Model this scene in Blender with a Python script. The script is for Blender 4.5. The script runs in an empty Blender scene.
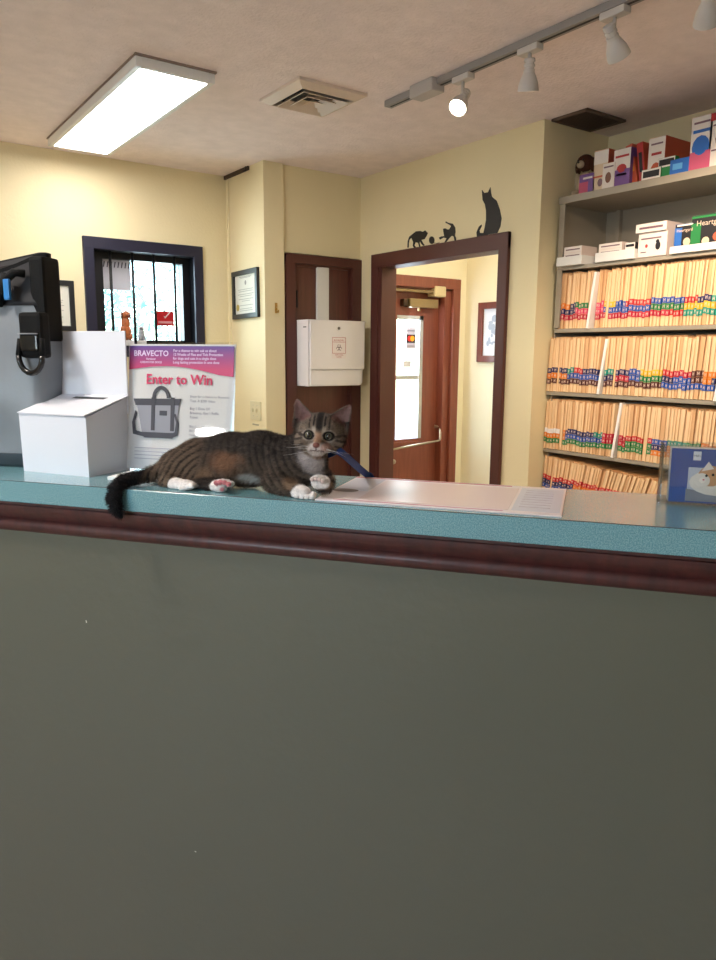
import bpy, bmesh, math, random
import numpy as np
from mathutils import Vector, Matrix, noise
from mathutils.geometry import tessellate_polygon
random.seed(7); rng = np.random.RandomState(5)
C = bpy.context.scene
COL = C.collection

# ------------------------------------------------------------------ camera
F_PX = 735.6
PITCH, ROLL, YAW = -0.170117, 0.0080718, 0.953158
CAMZ = 1.53
cam_d = Vector((math.cos(YAW)*math.cos(PITCH), math.sin(YAW)*math.cos(PITCH), math.sin(PITCH)))
_r = cam_d.cross(Vector((0, 0, 1))).normalized(); _u = _r.cross(cam_d)
cam_r = _r*math.cos(ROLL) + _u*math.sin(ROLL); cam_u = -_r*math.sin(ROLL) + _u*math.cos(ROLL)
cd = bpy.data.cameras.new('camera'); cam = bpy.data.objects.new('camera', cd); COL.objects.link(cam)
m = Matrix.Identity(4)
for i in range(3):
    m[i][0] = cam_r[i]; m[i][1] = cam_u[i]; m[i][2] = -cam_d[i]
m[2][3] = CAMZ
cam.matrix_world = m
cd.sensor_fit = 'HORIZONTAL'; cd.sensor_width = 36; cd.lens = F_PX*36/716; cd.clip_start = .02
C.camera = cam
# ------------------------------------------------------------------ world and exposure
C.view_settings.view_transform = 'Standard'; C.view_settings.look = 'None'
C.view_settings.exposure = 0.0; C.view_settings.gamma = 1.0
w = bpy.data.worlds.new('sky'); C.world = w; w.use_nodes = True
nt = w.node_tree; nt.nodes.clear()
sky = nt.nodes.new('ShaderNodeTexSky'); sky.sky_type = 'NISHITA'; sky.sun_disc = False
sky.sun_elevation = math.radians(50); sky.sun_rotation = math.radians(200)
bg = nt.nodes.new('ShaderNodeBackground'); bg.inputs[1].default_value = 1.6
ow = nt.nodes.new('ShaderNodeOutputWorld')
nt.links.new(sky.outputs[0], bg.inputs[0]); nt.links.new(bg.outputs[0], ow.inputs[0])

def area(name, loc, target, size, size_y, power, color):
    l = bpy.data.lights.new(name, 'AREA'); l.shape = 'RECTANGLE'; l.size = size; l.size_y = size_y
    l.energy = power; l.color = color
    o = bpy.data.objects.new(name, l); COL.objects.link(o); o.location = loc
    o.rotation_euler = (Vector(target)-Vector(loc)).to_track_quat('-Z', 'Y').to_euler()
    return o
# daylight entering through the lobby window (behind the camera), the exterior door and the barred window
area('lobby_window_daylight', (-3.2, -0.15, 1.72), (0.5, 1.2, 1.9), 1.6, 1.1, 50, (.72, .82, 1.0))
area('exterior_door_daylight', (3.62, 4.62, 1.4), (4.2, 3.75, 1.1), .3, 1.0, 16, (.84, .91, 1.0))
area('barred_window_daylight', (1.55, 4.60, 1.85), (1.5, 3.0, 1.6), .5, .5, 12, (.85, .94, 1.0))

# ------------------------------------------------------------------ helpers
def lin(c):
    return tuple((v/255/12.92 if v/255 <= .04045 else ((v/255+.055)/1.055)**2.4) for v in c)
MATS = {}
def M(name, rgb, rough=.6, spec=.5, metal=0, bump=0, bscale=200, var=0, vscale=6, emit=None, es=0, coat=0, trans=0, alpha=1):
    if name in MATS: return MATS[name]
    mt = bpy.data.materials.new(name); mt.use_nodes = True; t = mt.node_tree
    b = t.nodes['Principled BSDF']; c = lin(rgb)
    b.inputs['Base Color'].default_value = (*c, 1); b.inputs['Roughness'].default_value = rough
    b.inputs['Specular IOR Level'].default_value = spec; b.inputs['Metallic'].default_value = metal
    b.inputs['Coat Weight'].default_value = coat; b.inputs['Transmission Weight'].default_value = trans
    b.inputs['Alpha'].default_value = alpha
    tc = None
    if bump or var:
        tc = t.nodes.new('ShaderNodeTexCoord')
    if var:
        n = t.nodes.new('ShaderNodeTexNoise'); n.inputs['Scale'].default_value = vscale; n.inputs['Detail'].default_value = 5
        t.links.new(tc.outputs['Object'], n.inputs['Vector'])
        r = t.nodes.new('ShaderNodeValToRGB')
        r.color_ramp.elements[0].position = .3; r.color_ramp.elements[1].position = .7
        r.color_ramp.elements[0].color = (*[v*(1-var) for v in c], 1); r.color_ramp.elements[1].color = (*[min(1, v*(1+var)) for v in c], 1)
        t.links.new(n.outputs['Fac'], r.inputs[0]); t.links.new(r.outputs[0], b.inputs['Base Color'])
    if bump:
        n2 = t.nodes.new('ShaderNodeTexNoise'); n2.inputs['Scale'].default_value = bscale; n2.inputs['Detail'].default_value = 4
        t.links.new(tc.outputs['Object'], n2.inputs['Vector'])
        bp = t.nodes.new('ShaderNodeBump'); bp.inputs['Strength'].default_value = bump; bp.inputs['Distance'].default_value = .01
        t.links.new(n2.outputs['Fac'], bp.inputs['Height']); t.links.new(bp.outputs[0], b.inputs['Normal'])
    if emit:
        b.inputs['Emission Color'].default_value = (*lin(emit), 1); b.inputs['Emission Strength'].default_value = es
    MATS[name] = mt; return mt
def speckle(name, rgb, rgb2, rgb3, scale=900, rough=.28):
    mt = M(name, rgb, rough, .8, coat=.5); t = mt.node_tree; b = t.nodes['Principled BSDF']; b.inputs['Coat Roughness'].default_value = .16
    tc = t.nodes.new('ShaderNodeTexCoord'); n = t.nodes.new('ShaderNodeTexNoise'); n.inputs['Scale'].default_value = scale; n.inputs['Detail'].default_value = 2
    t.links.new(tc.outputs['Object'], n.inputs['Vector'])
    r = t.nodes.new('ShaderNodeValToRGB'); e = r.color_ramp.elements
    e[0].position = .38; e[0].color = (*lin(rgb2), 1); e[1].position = .62; e[1].color = (*lin(rgb3), 1)
    k = e.new(.5); k.color = (*lin(rgb), 1)
    t.links.new(n.outputs['Fac'], r.inputs[0]); t.links.new(r.outputs[0], b.inputs['Base Color'])
    return mt
def wood(name, rgb, rgb2, rough=.35):
    mt = M(name, rgb, rough, .5, coat=.15); t = mt.node_tree; b = t.nodes['Principled BSDF']
    tc = t.nodes.new('ShaderNodeTexCoord'); mp = t.nodes.new('ShaderNodeMapping'); mp.inputs['Scale'].default_value = (40, 40, 3)
    n = t.nodes.new('ShaderNodeTexNoise'); n.inputs['Scale'].default_value = 1.5; n.inputs['Detail'].default_value = 6
    r = t.nodes.new('ShaderNodeValToRGB'); r.color_ramp.elements[0].color = (*lin(rgb2), 1); r.color_ramp.elements[1].color = (*lin(rgb), 1)
    r.color_ramp.elements[0].position = .3; r.color_ramp.elements[1].position = .65
    t.links.new(tc.outputs['Object'], mp.inputs[0]); t.links.new(mp.outputs[0], n.inputs['Vector'])
    t.links.new(n.outputs['Fac'], r.inputs[0]); t.links.new(r.outputs[0], b.inputs['Base Color'])
    return mt
def glassy(name, tint=(255, 255, 255), gloss=.08, rough=.02):
    if name in MATS: return MATS[name]
    mt = bpy.data.materials.new(name); mt.use_nodes = True; t = mt.node_tree; t.nodes.clear()
    tr = t.nodes.new('ShaderNodeBsdfTransparent'); tr.inputs[0].default_value = (*lin(tint), 1)
    g = t.nodes.new('ShaderNodeBsdfGlossy'); g.inputs['Roughness'].default_value = rough
    mx = t.nodes.new('ShaderNodeMixShader'); mx.inputs[0].default_value = gloss; o = t.nodes.new('ShaderNodeOutputMaterial')
    t.links.new(tr.outputs[0], mx.inputs[1]); t.links.new(g.outputs[0], mx.inputs[2]); t.links.new(mx.outputs[0], o.inputs[0])
    MATS[name] = mt; return mt

class MB:
    """collects shapes into one mesh"""
    def __init__(s): s.v = []; s.f = []; s.mi = []; s.mats = []
    def _m(s, mat):
        if mat not in s.mats: s.mats.append(mat)
        return s.mats.index(mat)
    def add(s, vs, fs, mat, tf=None):
        o = len(s.v); i = s._m(mat)
        for v in vs: s.v.append(tuple(tf @ Vector(v)) if tf else tuple(v))
        for f in fs: s.f.append([o+k for k in f]); s.mi.append(i)
        return s
    def box(s, x0, x1, y0, y1, z0, z1, mat, tf=None):
        vs = [(x, y, z) for z in (z0, z1) for y in (y0, y1) for x in (x0, x1)]
        return s.add(vs, [(0,2,3,1),(4,5,7,6),(0,1,5,4),(2,6,7,3),(0,4,6,2),(1,3,7,5)], mat, tf)
    def bbox(s, x0, x1, y0, y1, z0, z1, mat, bev=.003, seg=2, tf=None):
        bm = bmesh.new(); bmesh.ops.create_cube(bm, size=1)
        for v in bm.verts: v.co = Vector(((x0+x1)/2+v.co.x*(x1-x0), (y0+y1)/2+v.co.y*(y1-y0), (z0+z1)/2+v.co.z*(z1-z0)))
        bmesh.ops.bevel(bm, geom=bm.edges[:], offset=bev, segments=seg, affect='EDGES', profile=.6)
        bm.verts.index_update()
        s.add([v.co.copy() for v in bm.verts], [[v.index for v in f.verts] for f in bm.faces], mat, tf); bm.free(); return s
    def loft(s, rings, mat, cap=True, closed=True, tf=None):
        n = len(rings[0]); vs = [p for r in rings for p in r]; fs = []
        for a in range(len(rings)-1):
            for b in range(n if closed else n-1):
                c = (b+1) % n; fs.append((a*n+b, a*n+c, (a+1)*n+c, (a+1)*n+b))
        if cap:
            fs.append(tuple(range(n))[::-1]); fs.append(tuple((len(rings)-1)*n+k for k in range(n)))
        return s.add(vs, fs, mat, tf)
    def tube(s, pts, rad, mat, n=10, tf=None, cap=True):
        pts = [Vector(p) for p in pts]; rings = []; up = None
        for i, p in enumerate(pts):
            d = (pts[min(i+1, len(pts)-1)]-pts[max(i-1, 0)]).normalized()
            if up is None: up = Vector((0, 0, 1)) if abs(d.z) < .9 else Vector((1, 0, 0))
            a = d.cross(up).normalized(); b = a.cross(d).normalized(); up = b
            r = rad[i] if isinstance(rad, (list, tuple)) else rad
            rings.append([p+(a*math.cos(2*math.pi*k/n)+b*math.sin(2*math.pi*k/n))*r for k in range(n)])
        return s.loft(rings, mat, cap, tf=tf)
    def lathe(s, prof, mat, n=24, tf=None, cap=True):
        return s.loft([[(r*math.cos(2*math.pi*k/n), r*math.sin(2*math.pi*k/n), z) for k in range(n)] for r, z in prof], mat, cap, tf=tf)
    def prism(s, poly, y0, y1, mat, tf=None):
        """poly of (x,z) extruded from y0 to y1"""
        n = len(poly); tr = tessellate_polygon([[Vector((p[0], p[1], 0)) for p in poly]])
        vs = [(p[0], y0, p[1]) for p in poly]+[(p[0], y1, p[1]) for p in poly]
        fs = [tuple(t) for t in tr]+[tuple(k+n for k in t)[::-1] for t in tr]+[(i, (i+1) % n, (i+1) % n+n, i+n) for i in range(n)]
        return s.add(vs, fs, mat, tf)
    def ell(s, c, r, mat, n=16, mrings=10, tf=None):
        vs = []; fs = []
        for i in range(mrings+1):
            a = math.pi*i/mrings
            for k in range(n):
                b = 2*math.pi*k/n; vs.append((c[0]+r[0]*math.sin(a)*math.cos(b), c[1]+r[1]*math.sin(a)*math.sin(b), c[2]+r[2]*math.cos(a)))
        for i in range(mrings):
            for k in range(n):
                k2 = (k+1) % n; fs.append((i*n+k, (i+1)*n+k, (i+1)*n+k2, i*n+k2))
        return s.add(vs, fs, mat, tf)
    def build(s, name, parent=None, smooth=False):
        me = bpy.data.meshes.new(name); me.from_pydata(s.v, [], s.f)
        for mt in s.mats: me.materials.append(mt)
        me.polygons.foreach_set('material_index', s.mi)
        bm = bmesh.new(); bm.from_mesh(me); bmesh.ops.remove_doubles(bm, verts=bm.verts, dist=1e-6)
        bmesh.ops.recalc_face_normals(bm, faces=bm.faces); bm.to_mesh(me); bm.free()
        if smooth:
            me.shade_smooth() if smooth is True else me.shade_smooth()
            if smooth != True: me.set_sharp_from_angle(angle=math.radians(smooth))
        o = bpy.data.objects.new(name, me); COL.objects.link(o)
        if parent: o.parent = parent
        return o
def thing(name, label, cat, loc=(0, 0, 0), rz=0, group=None):
    o = bpy.data.objects.new(name, None); COL.objects.link(o); o.empty_display_size = .05
    o.location = loc; o.rotation_euler = (0, 0, rz); o['label'] = label; o['category'] = cat
    if group: o['group'] = group
    return o
def tag(o, label, cat, group=None, kind=None):
    o['label'] = label; o['category'] = cat
    if group: o['group'] = group
    if kind: o['kind'] = kind
    return o
def struct(o, label=None, cat=None):
    o['kind'] = 'structure'
    if label: o['label'] = label
    if cat: o['category'] = cat
    return o
def sempty(name, loc, rz, label, cat):
    o = bpy.data.objects.new(name, None); COL.objects.link(o); o.location = loc; o.rotation_euler = (0, 0, rz)
    return struct(o, label, cat)
def text_mesh(lines, mat, name, parent=None, depth=.0006, place=None, bold=0):
    """lines: (string, size, x, z, align) in the x-z plane facing -y, at y=0; one mesh"""
    mb = MB()
    for st, size, x, z, al in lines:
        cu = bpy.data.curves.new('t', 'FONT'); cu.body = st; cu.size = size; cu.align_x = al; cu.resolution_u = 2; cu.offset = bold*size
        to = bpy.data.objects.new('t', cu); COL.objects.link(to)
        me = bpy.data.meshes.new_from_object(to.evaluated_get(bpy.context.evaluated_depsgraph_get()))
        vs = [(x+v.co.x, 0, z+v.co.y) for v in me.vertices]
        mb.add(vs, [list(p.vertices) for p in me.polygons], mat)
        bpy.data.objects.remove(to); bpy.data.curves.remove(cu); bpy.data.meshes.remove(me)
    o = mb.build(name, parent)
    if place: o.location = place
    return o

# pixel -> point on a real plane of the room
def ray(x, y): return cam_r*((x-358)/F_PX) - cam_u*((y-480)/F_PX) + cam_d
def at(x, y, ax, val):
    v = ray(x, y)
    k = (val-(CAMZ if ax == 2 else 0))/v[ax]
    return Vector((0, 0, CAMZ)) + v*k
TH = math.radians(-52.6); E_ = Vector((math.cos(TH), math.sin(TH), 0)); N_ = Vector((-math.sin(TH), math.cos(TH), 0))
def cpt(s, t, z): return E_*s+N_*t+Vector((0, 0, z))
def ctop(x, y, z=1.28):
    p = at(x, y, 2, z); return p.dot(E_), p.dot(N_)
def cfr(x, y, t):
    v = ray(x, y); p = v*(t/v.dot(N_)); return p.dot(E_), p.z+CAMZ

# ------------------------------------------------------------------ materials
CREAM = M('cream wall paint', (236, 221, 180), .62, .3, bump=.12, bscale=90, var=.03, vscale=2)
HALLP = M('hall wall paint', (244, 236, 208), .6, .3, bump=.1, bscale=90)
CEIL = M('ceiling texture paint', (241, 227, 225), .85, .2, bump=.42, bscale=70, var=.05, vscale=14)
FLOORM = M('floor tile', (214, 202, 188), .4, .4, var=.08, vscale=5)
OLIVE = M('olive grey paint', (98, 97, 84), .42, .35, bump=.10, bscale=40, var=.03, vscale=1.5)
LAM = speckle('teal laminate', (112, 160, 170), (94, 143, 153), (132, 176, 184), 500, .22)
MAHOG = wood('mahogany trim', (78, 32, 29), (56, 22, 21), .5)
BROWN = wood('brown painted door', (98, 50, 42), (84, 42, 34), .45)
DBROWN = M('dark brown casing paint', (84, 42, 36), .42, .5, bump=.05, bscale=60)
NAVY = M('navy window paint', (28, 28, 50), .45, .5)
BLACK = M('black paint', (16, 16, 20), .45, .4)
WHITE = M('white enamel', (226, 224, 220), .4, .5)
PAPER = M('white paper', (236, 234, 234), .55, .4)
CARD = M('white card', (228, 228, 236), .6, .35)
GLASS = glassy('window glass', (240, 250, 250), .06)
ACRYL = glassy('clear acrylic', (246, 248, 250), .10, .05)
STEEL = M('grey shelf enamel', (158, 148, 132), .4, .5)
CHROME = M('brushed metal', (180, 170, 150), .3, .5, metal=.9)
GREYP = M('grey lamp enamel', (196, 190, 186), .4, .5)

# ------------------------------------------------------------------ room shell
U1, V0, V2 = 2.783, 4.383, 3.913
JX, EY, HX = 2.092, 4.44, 4.20
CEZ = 2.60
def sbox(name, x0, x1, y0, y1, z0, z1, mat):
    return struct(MB().box(x0, x1, y0, y1, z0, z1, mat).build(name))
sbox('floor', -3.6, 4.5, -2.8, 4.8, -.1, 0, FLOORM)
sbox('ceiling', -3.6, 4.5, -2.8, 4.8, CEZ, CEZ+.1, CEIL)
WX0, WX1, WZ0, WZ1 = 1.262, 1.868, 1.56, 2.105     # window hole
mb = MB(); mb.box(-3.4, WX0, V0, V0+.2, 0, CEZ, CREAM); mb.box(WX1, JX+.1, V0, V0+.2, 0, CEZ, CREAM)
mb.box(WX0, WX1, V0, V0+.2, 0, WZ0, CREAM); mb.box(WX0, WX1, V0, V0+.2, WZ1, CEZ, CREAM)
struct(mb.build('wall_left'))
# pier between the window wall and the brown door; the door recess wall
mb = MB(); mb.box(JX, JX+.13, 3.893, V0, 0, CEZ, CREAM)
struct(mb.build('wall_pier'))
mb = MB(); mb.box(JX+.13, U1, V2, V2+.1, 2.115, CEZ, CREAM); mb.box(JX+.12, 2.236, V2, V2+.1, 0, 2.2, CREAM); mb.box(2.30, 2.72, V2+.05, V2+.1, 0, 2.2, CREAM)
struct(mb.build('wall_centre'))
# doorway wall, hole Y 2.70..3.54
DY0, DY1, DZ = 2.672, 3.70, 2.062
mb = MB(); mb.box(U1, U1+.09, DY1, EY, 0, CEZ, CREAM); mb.box(U1, U1+.09, 2.52, DY0, 0, CEZ, CREAM); mb.box(U1, U1+.09, DY0, DY1, DZ, CEZ, CREAM)
struct(mb.build('wall_doorway'))
sbox('wall_alcove_side', U1+.0, 3.27, 2.457, 2.52, 0, CEZ, CREAM)
sbox('wall_alcove_back', 3.255, 3.38, -2.6, 2.50, 0, CEZ, CREAM)
sbox('wall_hall_right', HX, HX+.1, 2.4, EY, 0, CEZ, HALLP)
sbox('wall_hall_end', 3.38, HX+.1, 2.42, 2.50, 0, CEZ, HALLP)
# exterior wall with the door hole
EX0, EX1, EZ = 3.20, 4.045, 2.06
mb = MB(); mb.box(U1+.09, EX0, EY, EY+.2, 0, CEZ, HALLP); mb.box(EX1, HX+.1, EY, EY+.2, 0, CEZ, HALLP); mb.box(EX0, EX1, EY, EY+.2, EZ, CEZ, HALLP)
struct(mb.build('wall_hall_exterior'))
# lobby walls, behind the camera
mb = MB(); mb.box(-3.4, -3.28, -2.6, -1.0, 0, CEZ, CREAM); mb.box(-3.4, -3.28, .7, V0, 0, CEZ, CREAM); mb.box(-3.4, -3.28, -1.0, .7, 0, 1.15, CREAM); mb.box(-3.4, -3.28, -1.0, .7, 2.3, CEZ, CREAM)
struct(mb.build('wall_lobby_side'))
sbox('wall_lobby_rear', -3.4, 3.38, -2.7, -2.6, 0, CEZ, CREAM)
lw = sempty('window_2', (-3.34, -.15, 1.72), 0, 'lobby picture window behind the visitor', 'window')
MB().box(-.004, .004, -.85, .85, -.57, .58, GLASS).build('glass_pane', lw)
mb = MB(); mb.box(-.04, .04, -.85, -.80, -.57, .58, BLACK); mb.box(-.04, .04, .80, .85, -.57, .58, BLACK); mb.box(-.04, .04, -.85, .85, .53, .58, BLACK); mb.box(-.04, .04, -.85, .85, -.57, -.52, BLACK); mb.box(-.04, .04, -.02, .02, -.57, .58, BLACK); mb.build('window_frame', lw)
# thin seam strips at the inner corner of the pier
struct(MB().bbox(JX-.012, JX, V0-.05, V0-.028, 0, 2.57, CREAM, .002).build('trim_1'))
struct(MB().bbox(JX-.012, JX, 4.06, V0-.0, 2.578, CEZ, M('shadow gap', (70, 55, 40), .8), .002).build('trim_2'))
hk = MB(); hk.tube([(JX-.012, 4.085, 2.60), (JX-.012, 4.085, 2.578), (JX-.028, 4.085, 2.572)], .005, BLACK, 8)
tag(hk.build('ceiling_hook', smooth=True), 'tiny black hook at the ceiling above the narrow wall pier', 'hook')
# baseboards
for nm, a in (('baseboard_left', (-2.6, JX, V0-.015, V0)), ('baseboard_doorway', (U1-.015, U1, 2.45, 2.6))):
    struct(MB().box(a[0], a[1], a[2], a[3], 0, .1, DBROWN).build(nm))

# ------------------------------------------------------------------ counter partition
partition = struct(MB().box(-2.3, 1.9, 0, .13, 0, 1.175, OLIVE).build('wall_front'))
partition.location = cpt(0, 1.172, 0); partition.rotation_euler = (0, 0, TH)
T0, T1, CZ = 1.15, 1.432, 1.28
counter = thing('counter_top', 'long teal speckled laminate counter ledge with square front edge', 'counter', cpt(0, 0, 0), TH)
MB().bbox(-2.3, 1.9, T0, T1, CZ-.042, CZ, LAM, .0012, 1).build('ledge', counter)
MB().box(-2.3, 1.9, T0+.0003, T0+.0016, CZ-.0008, CZ+.0003, M('dark laminate seam', (48, 56, 60), .5)).build('edge_seam', counter)
prof = [(0, 1.238), (.0, 1.174), (-.004, 1.176), (-.010, 1.182), (-.0115, 1.190), (-.009, 1.197), (-.0035, 1.201), (-.006, 1.207), (-.013, 1.214), (-.0165, 1.223), (-.0165, 1.230), (-.0125, 1.231), (-.0125, 1.238)]
tr = MB(); tr.loft([[(x, 1.172+p[0], p[1]) for p in prof] for x in (-2.3, 1.9)], MAHOG)
tr = struct(tr.build('trim_3', smooth=50)); tr.location = (0, 0, 0); tr.rotation_euler = (0, 0, TH)
# small paint chips on the partition
# ------------------------------------------------------------------ barred window (window_1)
win = sempty('window_1', (0, V0, 0), 0, 'small navy framed window with black security bars', 'window')
mb = MB(); fo = (1.209, 1.921, 1.50, 2.165)
mb.bbox(fo[0], WX0+.004, -.022, .004, fo[2], fo[3], NAVY, .003); mb.bbox(WX1-.004, fo[1], -.022, .004, fo[2], fo[3], NAVY, .003)
mb.bbox(fo[0], fo[1], -.0225, .004, WZ1-.004, fo[3]+.001, NAVY, .003); mb.bbox(fo[0], fo[1], -.03, .004, fo[2], WZ0, NAVY, .003)
mb.build('window_casing', win)
gx0, gx1, gz1, gz0 = 1.335, 1.818, 2.062, 1.60
mb = MB(); mb.box(WX0, gx0, .06, .13, WZ0, WZ1, BLACK); mb.box(gx1, WX1, .06, .13, WZ0, WZ1, BLACK); mb.box(gx0, gx1, .06, .13, gz1, WZ1, BLACK); mb.box(gx0, gx1, .06, .13, WZ0, gz0, BLACK)
MTB = M('matte black reveal', (14, 14, 18), .9, .05); mb.box(WX0, WX0+.006, 0, .06, WZ0, WZ1, MTB); mb.box(WX1-.006, WX1, 0, .06, WZ0, WZ1, MTB); mb.box(WX0, WX1, 0, .06, WZ1-.006, WZ1, BLACK); mb.box(WX0, WX1, 0, .06, WZ0, WZ0+.006, BLACK)
mb.build('window_frame', win)
MB().box(gx0, gx1, .106, .11, gz0, gz1, GLASS).build('glass_pane', win)
for x in (112, 134, 155, 175.5):
    p = at(x, 300, 1, V0+.03); MB().tube([(p.x, .03, WZ0), (p.x, .03, WZ1)], .0085, BLACK, 8).build('security_bar', win, True)
# paper notice at the top left of the glass and red sticker
nf = MB(); a = at(101, 262, 1, V0+.1); b = at(131, 291, 1, V0+.1)
pp = MB().box(gx0, b.x, .098, .100, b.z, gz1, M('thin grey paper', (205, 205, 215), .7)).build('paper_notice'); pp.location = (0, V0, 0)
tag(pp, 'pale notice sheet taped inside the top left of barred window glass', 'notice')
mb = MB()
for i in range(9):
    x = gx0+.012+i*.021; mb.prism([(x, gz1-.045), (x+.006, gz1-.045), (x+.013, gz1-.012), (x+.006, gz1-.012)], .0968, .0975, M('dark print', (60, 55, 75), .6))
mb.build('printed_words', pp)
a = at(156, 311, 1, V0+.1); b = at(174, 326, 1, V0+.1)
st = thing('window_sticker', 'red rectangular sticker with white check mark on barred window', 'sticker', (a.x, V0+.099, b.z))
wd, hg = b.x-a.x, a.z-b.z
MB().box(0, wd, 0, .0015, 0, hg, M('sticker red', (205, 30, 40), .4)).build('backing', st)
MB().prism([(wd*.42, hg*.62), (wd*.5, hg*.5), (wd*.85, hg*1.0), (wd*.78, hg*1.0), (wd*.5, hg*.62), (wd*.45, hg*.68)], -.001, 0, PAPER).build('check_mark', st)
text_mesh([('VISA', .022, wd*.05, hg*.66, 'LEFT'), ('Electron', .024, wd*.12, hg*.14, 'LEFT')], PAPER, 'lettering', st, place=(0, -.001, 0)) if False else \
MB().box(wd*.1, wd*.92, -.001, 0, hg*.16, hg*.32, M('sticker pale red', (236, 170, 172), .5)).build('pale_stripe', st)
# figurines on the window sill, behind the bars
def figurine(px, py_top, py_bot, label, fur, belly, k=1.0):
    a = at(px, py_bot, 1, V0+.075); h = at(px, py_top, 1, V0+.075).z-WZ0-.006
    t = thing('dog_figurine', label, 'figurine', (a.x, V0+.065, WZ0+.006)); s = h/.16
    mb = MB(); mb.ell((0, 0, .045*s), (.034*s, .026*s, .045*s), fur); mb.ell((0, -.004, .09*s), (.026*s, .021*s, .035*s), fur)
    mb.ell((-.02*s, -.012*s, .02*s), (.014*s, .016*s, .02*s), fur); mb.ell((.02*s, -.012*s, .02*s), (.014*s, .016*s, .02*s), fur)
    mb.ell((-.012*s, -.018*s, .045*s), (.008*s, .008*s, .04*s), fur); mb.ell((.012*s, -.018*s, .045*s), (.008*s, .008*s, .04*s), fur); mb.build('body', t, True)
    mb = MB(); mb.ell((.004*s, -.008*s, .135*s), (.024*s, .022*s, .022*s), fur); mb.ell((.012*s, -.028*s, .128*s), (.011*s, .012*s, .009*s), belly)
    mb.ell((-.02*s, -.006*s, .13*s), (.007*s, .011*s, .02*s), belly); mb.ell((.027*s, -.002*s, .13*s), (.006*s, .011*s, .018*s), belly); mb.build('head', t, True)
    MB().ell((.014*s, -.039*s, .130*s), (.004*s, .003*s, .003*s), BLACK).build('nose', t, True)
    return t
sill = MB().bbox(WX0+.15, WX0+.31, .045, .095, WZ0+.006, 1.598, WHITE, .003).build('ledge_block'); sill.location = (0, V0, 0)
tag(sill, 'low white stand under the dog figurines at the barred window', 'stand')
def lift(o): o.location.z = 1.598; return o
f1 = figurine(125.5, 310, 337, 'ginger brown seated dog figurine behind the window bars', M('ginger glaze', (176, 98, 52), .5, var=.2, vscale=60), M('dark ginger', (120, 58, 30), .5)); f1.location.z = 1.598; f1.scale = (.8, .8, .84)
f2 = figurine(141, 322, 337, 'small grey and white dog figurine right of ginger one', M('grey glaze', (150, 150, 155), .5, var=.3, vscale=70), M('white glaze', (225, 222, 216), .5)); f2.location.z = 1.598; f2.scale = (.75, .75, .62)

# ------------------------------------------------------------------ outside, seen pale through the glass
tag_ = struct(MB().box(-4, 10, 4.8, 16, -.15, -.05, M('pale concrete', (190, 188, 180), .9, var=.1)).build('ground'))
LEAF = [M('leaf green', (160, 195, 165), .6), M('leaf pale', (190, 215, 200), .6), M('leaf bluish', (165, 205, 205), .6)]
def shrub(cx, cy, h, wd, label, seed):
    r = random.Random(seed); t = thing('leafy_shrub', label, 'shrub', (cx, cy, -.05), group='shrubs outside the windows')
    mb = MB()
    for i in range(1500):
        a = r.uniform(0, 6.28); q = r.random()**.5; z = .35+r.random()*(h-.35); k = wd*math.sin(math.pi*min(1, max(.12, z/h)))**.5
        p = Vector((math.cos(a)*q*k, math.sin(a)*q*k, z)); s = r.uniform(.03, .07)
        u = Vector((r.uniform(-1, 1), r.uniform(-1, 1), r.uniform(-1, 1))).normalized(); v = u.orthogonal().normalized()
        mb.add([p-u*s, p+v*s*.45, p+u*s, p-v*s*.45], [(0, 1, 2, 3)], LEAF[i % 3])
    mb.build('foliage', t)
    tb = MB()
    for i in range(5):
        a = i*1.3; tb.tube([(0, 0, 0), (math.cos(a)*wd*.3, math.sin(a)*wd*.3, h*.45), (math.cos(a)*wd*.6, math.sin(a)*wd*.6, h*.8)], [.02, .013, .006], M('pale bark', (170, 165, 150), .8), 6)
    tb.build('stem', t)
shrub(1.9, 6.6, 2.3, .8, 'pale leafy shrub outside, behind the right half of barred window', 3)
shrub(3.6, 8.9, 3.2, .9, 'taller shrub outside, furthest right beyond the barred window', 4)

# ------------------------------------------------------------------ brown recessed door (door_1)
d1 = sempty('door_1', (0, V2, 0), 0, 'plain dark brown door in brown frame behind the white wall box', 'door')
mb = MB(); mb.bbox(2.236, 2.302, -.02, .05, 0, 2.107, DBROWN, .003); mb.bbox(2.71, U1-.001, -.02, .05, 0, 2.107, DBROWN, .003); mb.bbox(2.236, U1-.001, -.021, .05, 2.055, 2.108, DBROWN, .003)
mb.box(2.302, 2.318, -.004, .05, 0, 2.055, DBROWN); mb.box(2.694, 2.71, -.004, .05, 0, 2.055, DBROWN); mb.box(2.302, 2.71, -.004, .05, 2.04, 2.055, DBROWN)
mb.build('door_frame', d1)
MB().box(2.318, 2.694, .006, .045, .01, 2.04, BROWN).build('door_leaf', d1)
for z in (1.80, .3): MB().tube([(2.315, -.004, z), (2.315, -.004, z+.10)], .006, BLACK, 8).build('hinge', d1, True)
strip = MB(); strip.bbox(2.456, 2.541, -.012, .0055, 1.45, 2.045, WHITE, .002)
strip = strip.build('mounting_strip'); strip.location = (0, V2, 0); tag(strip, 'white metal mounting strip on brown door above the white wall box', 'bracket')
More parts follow.
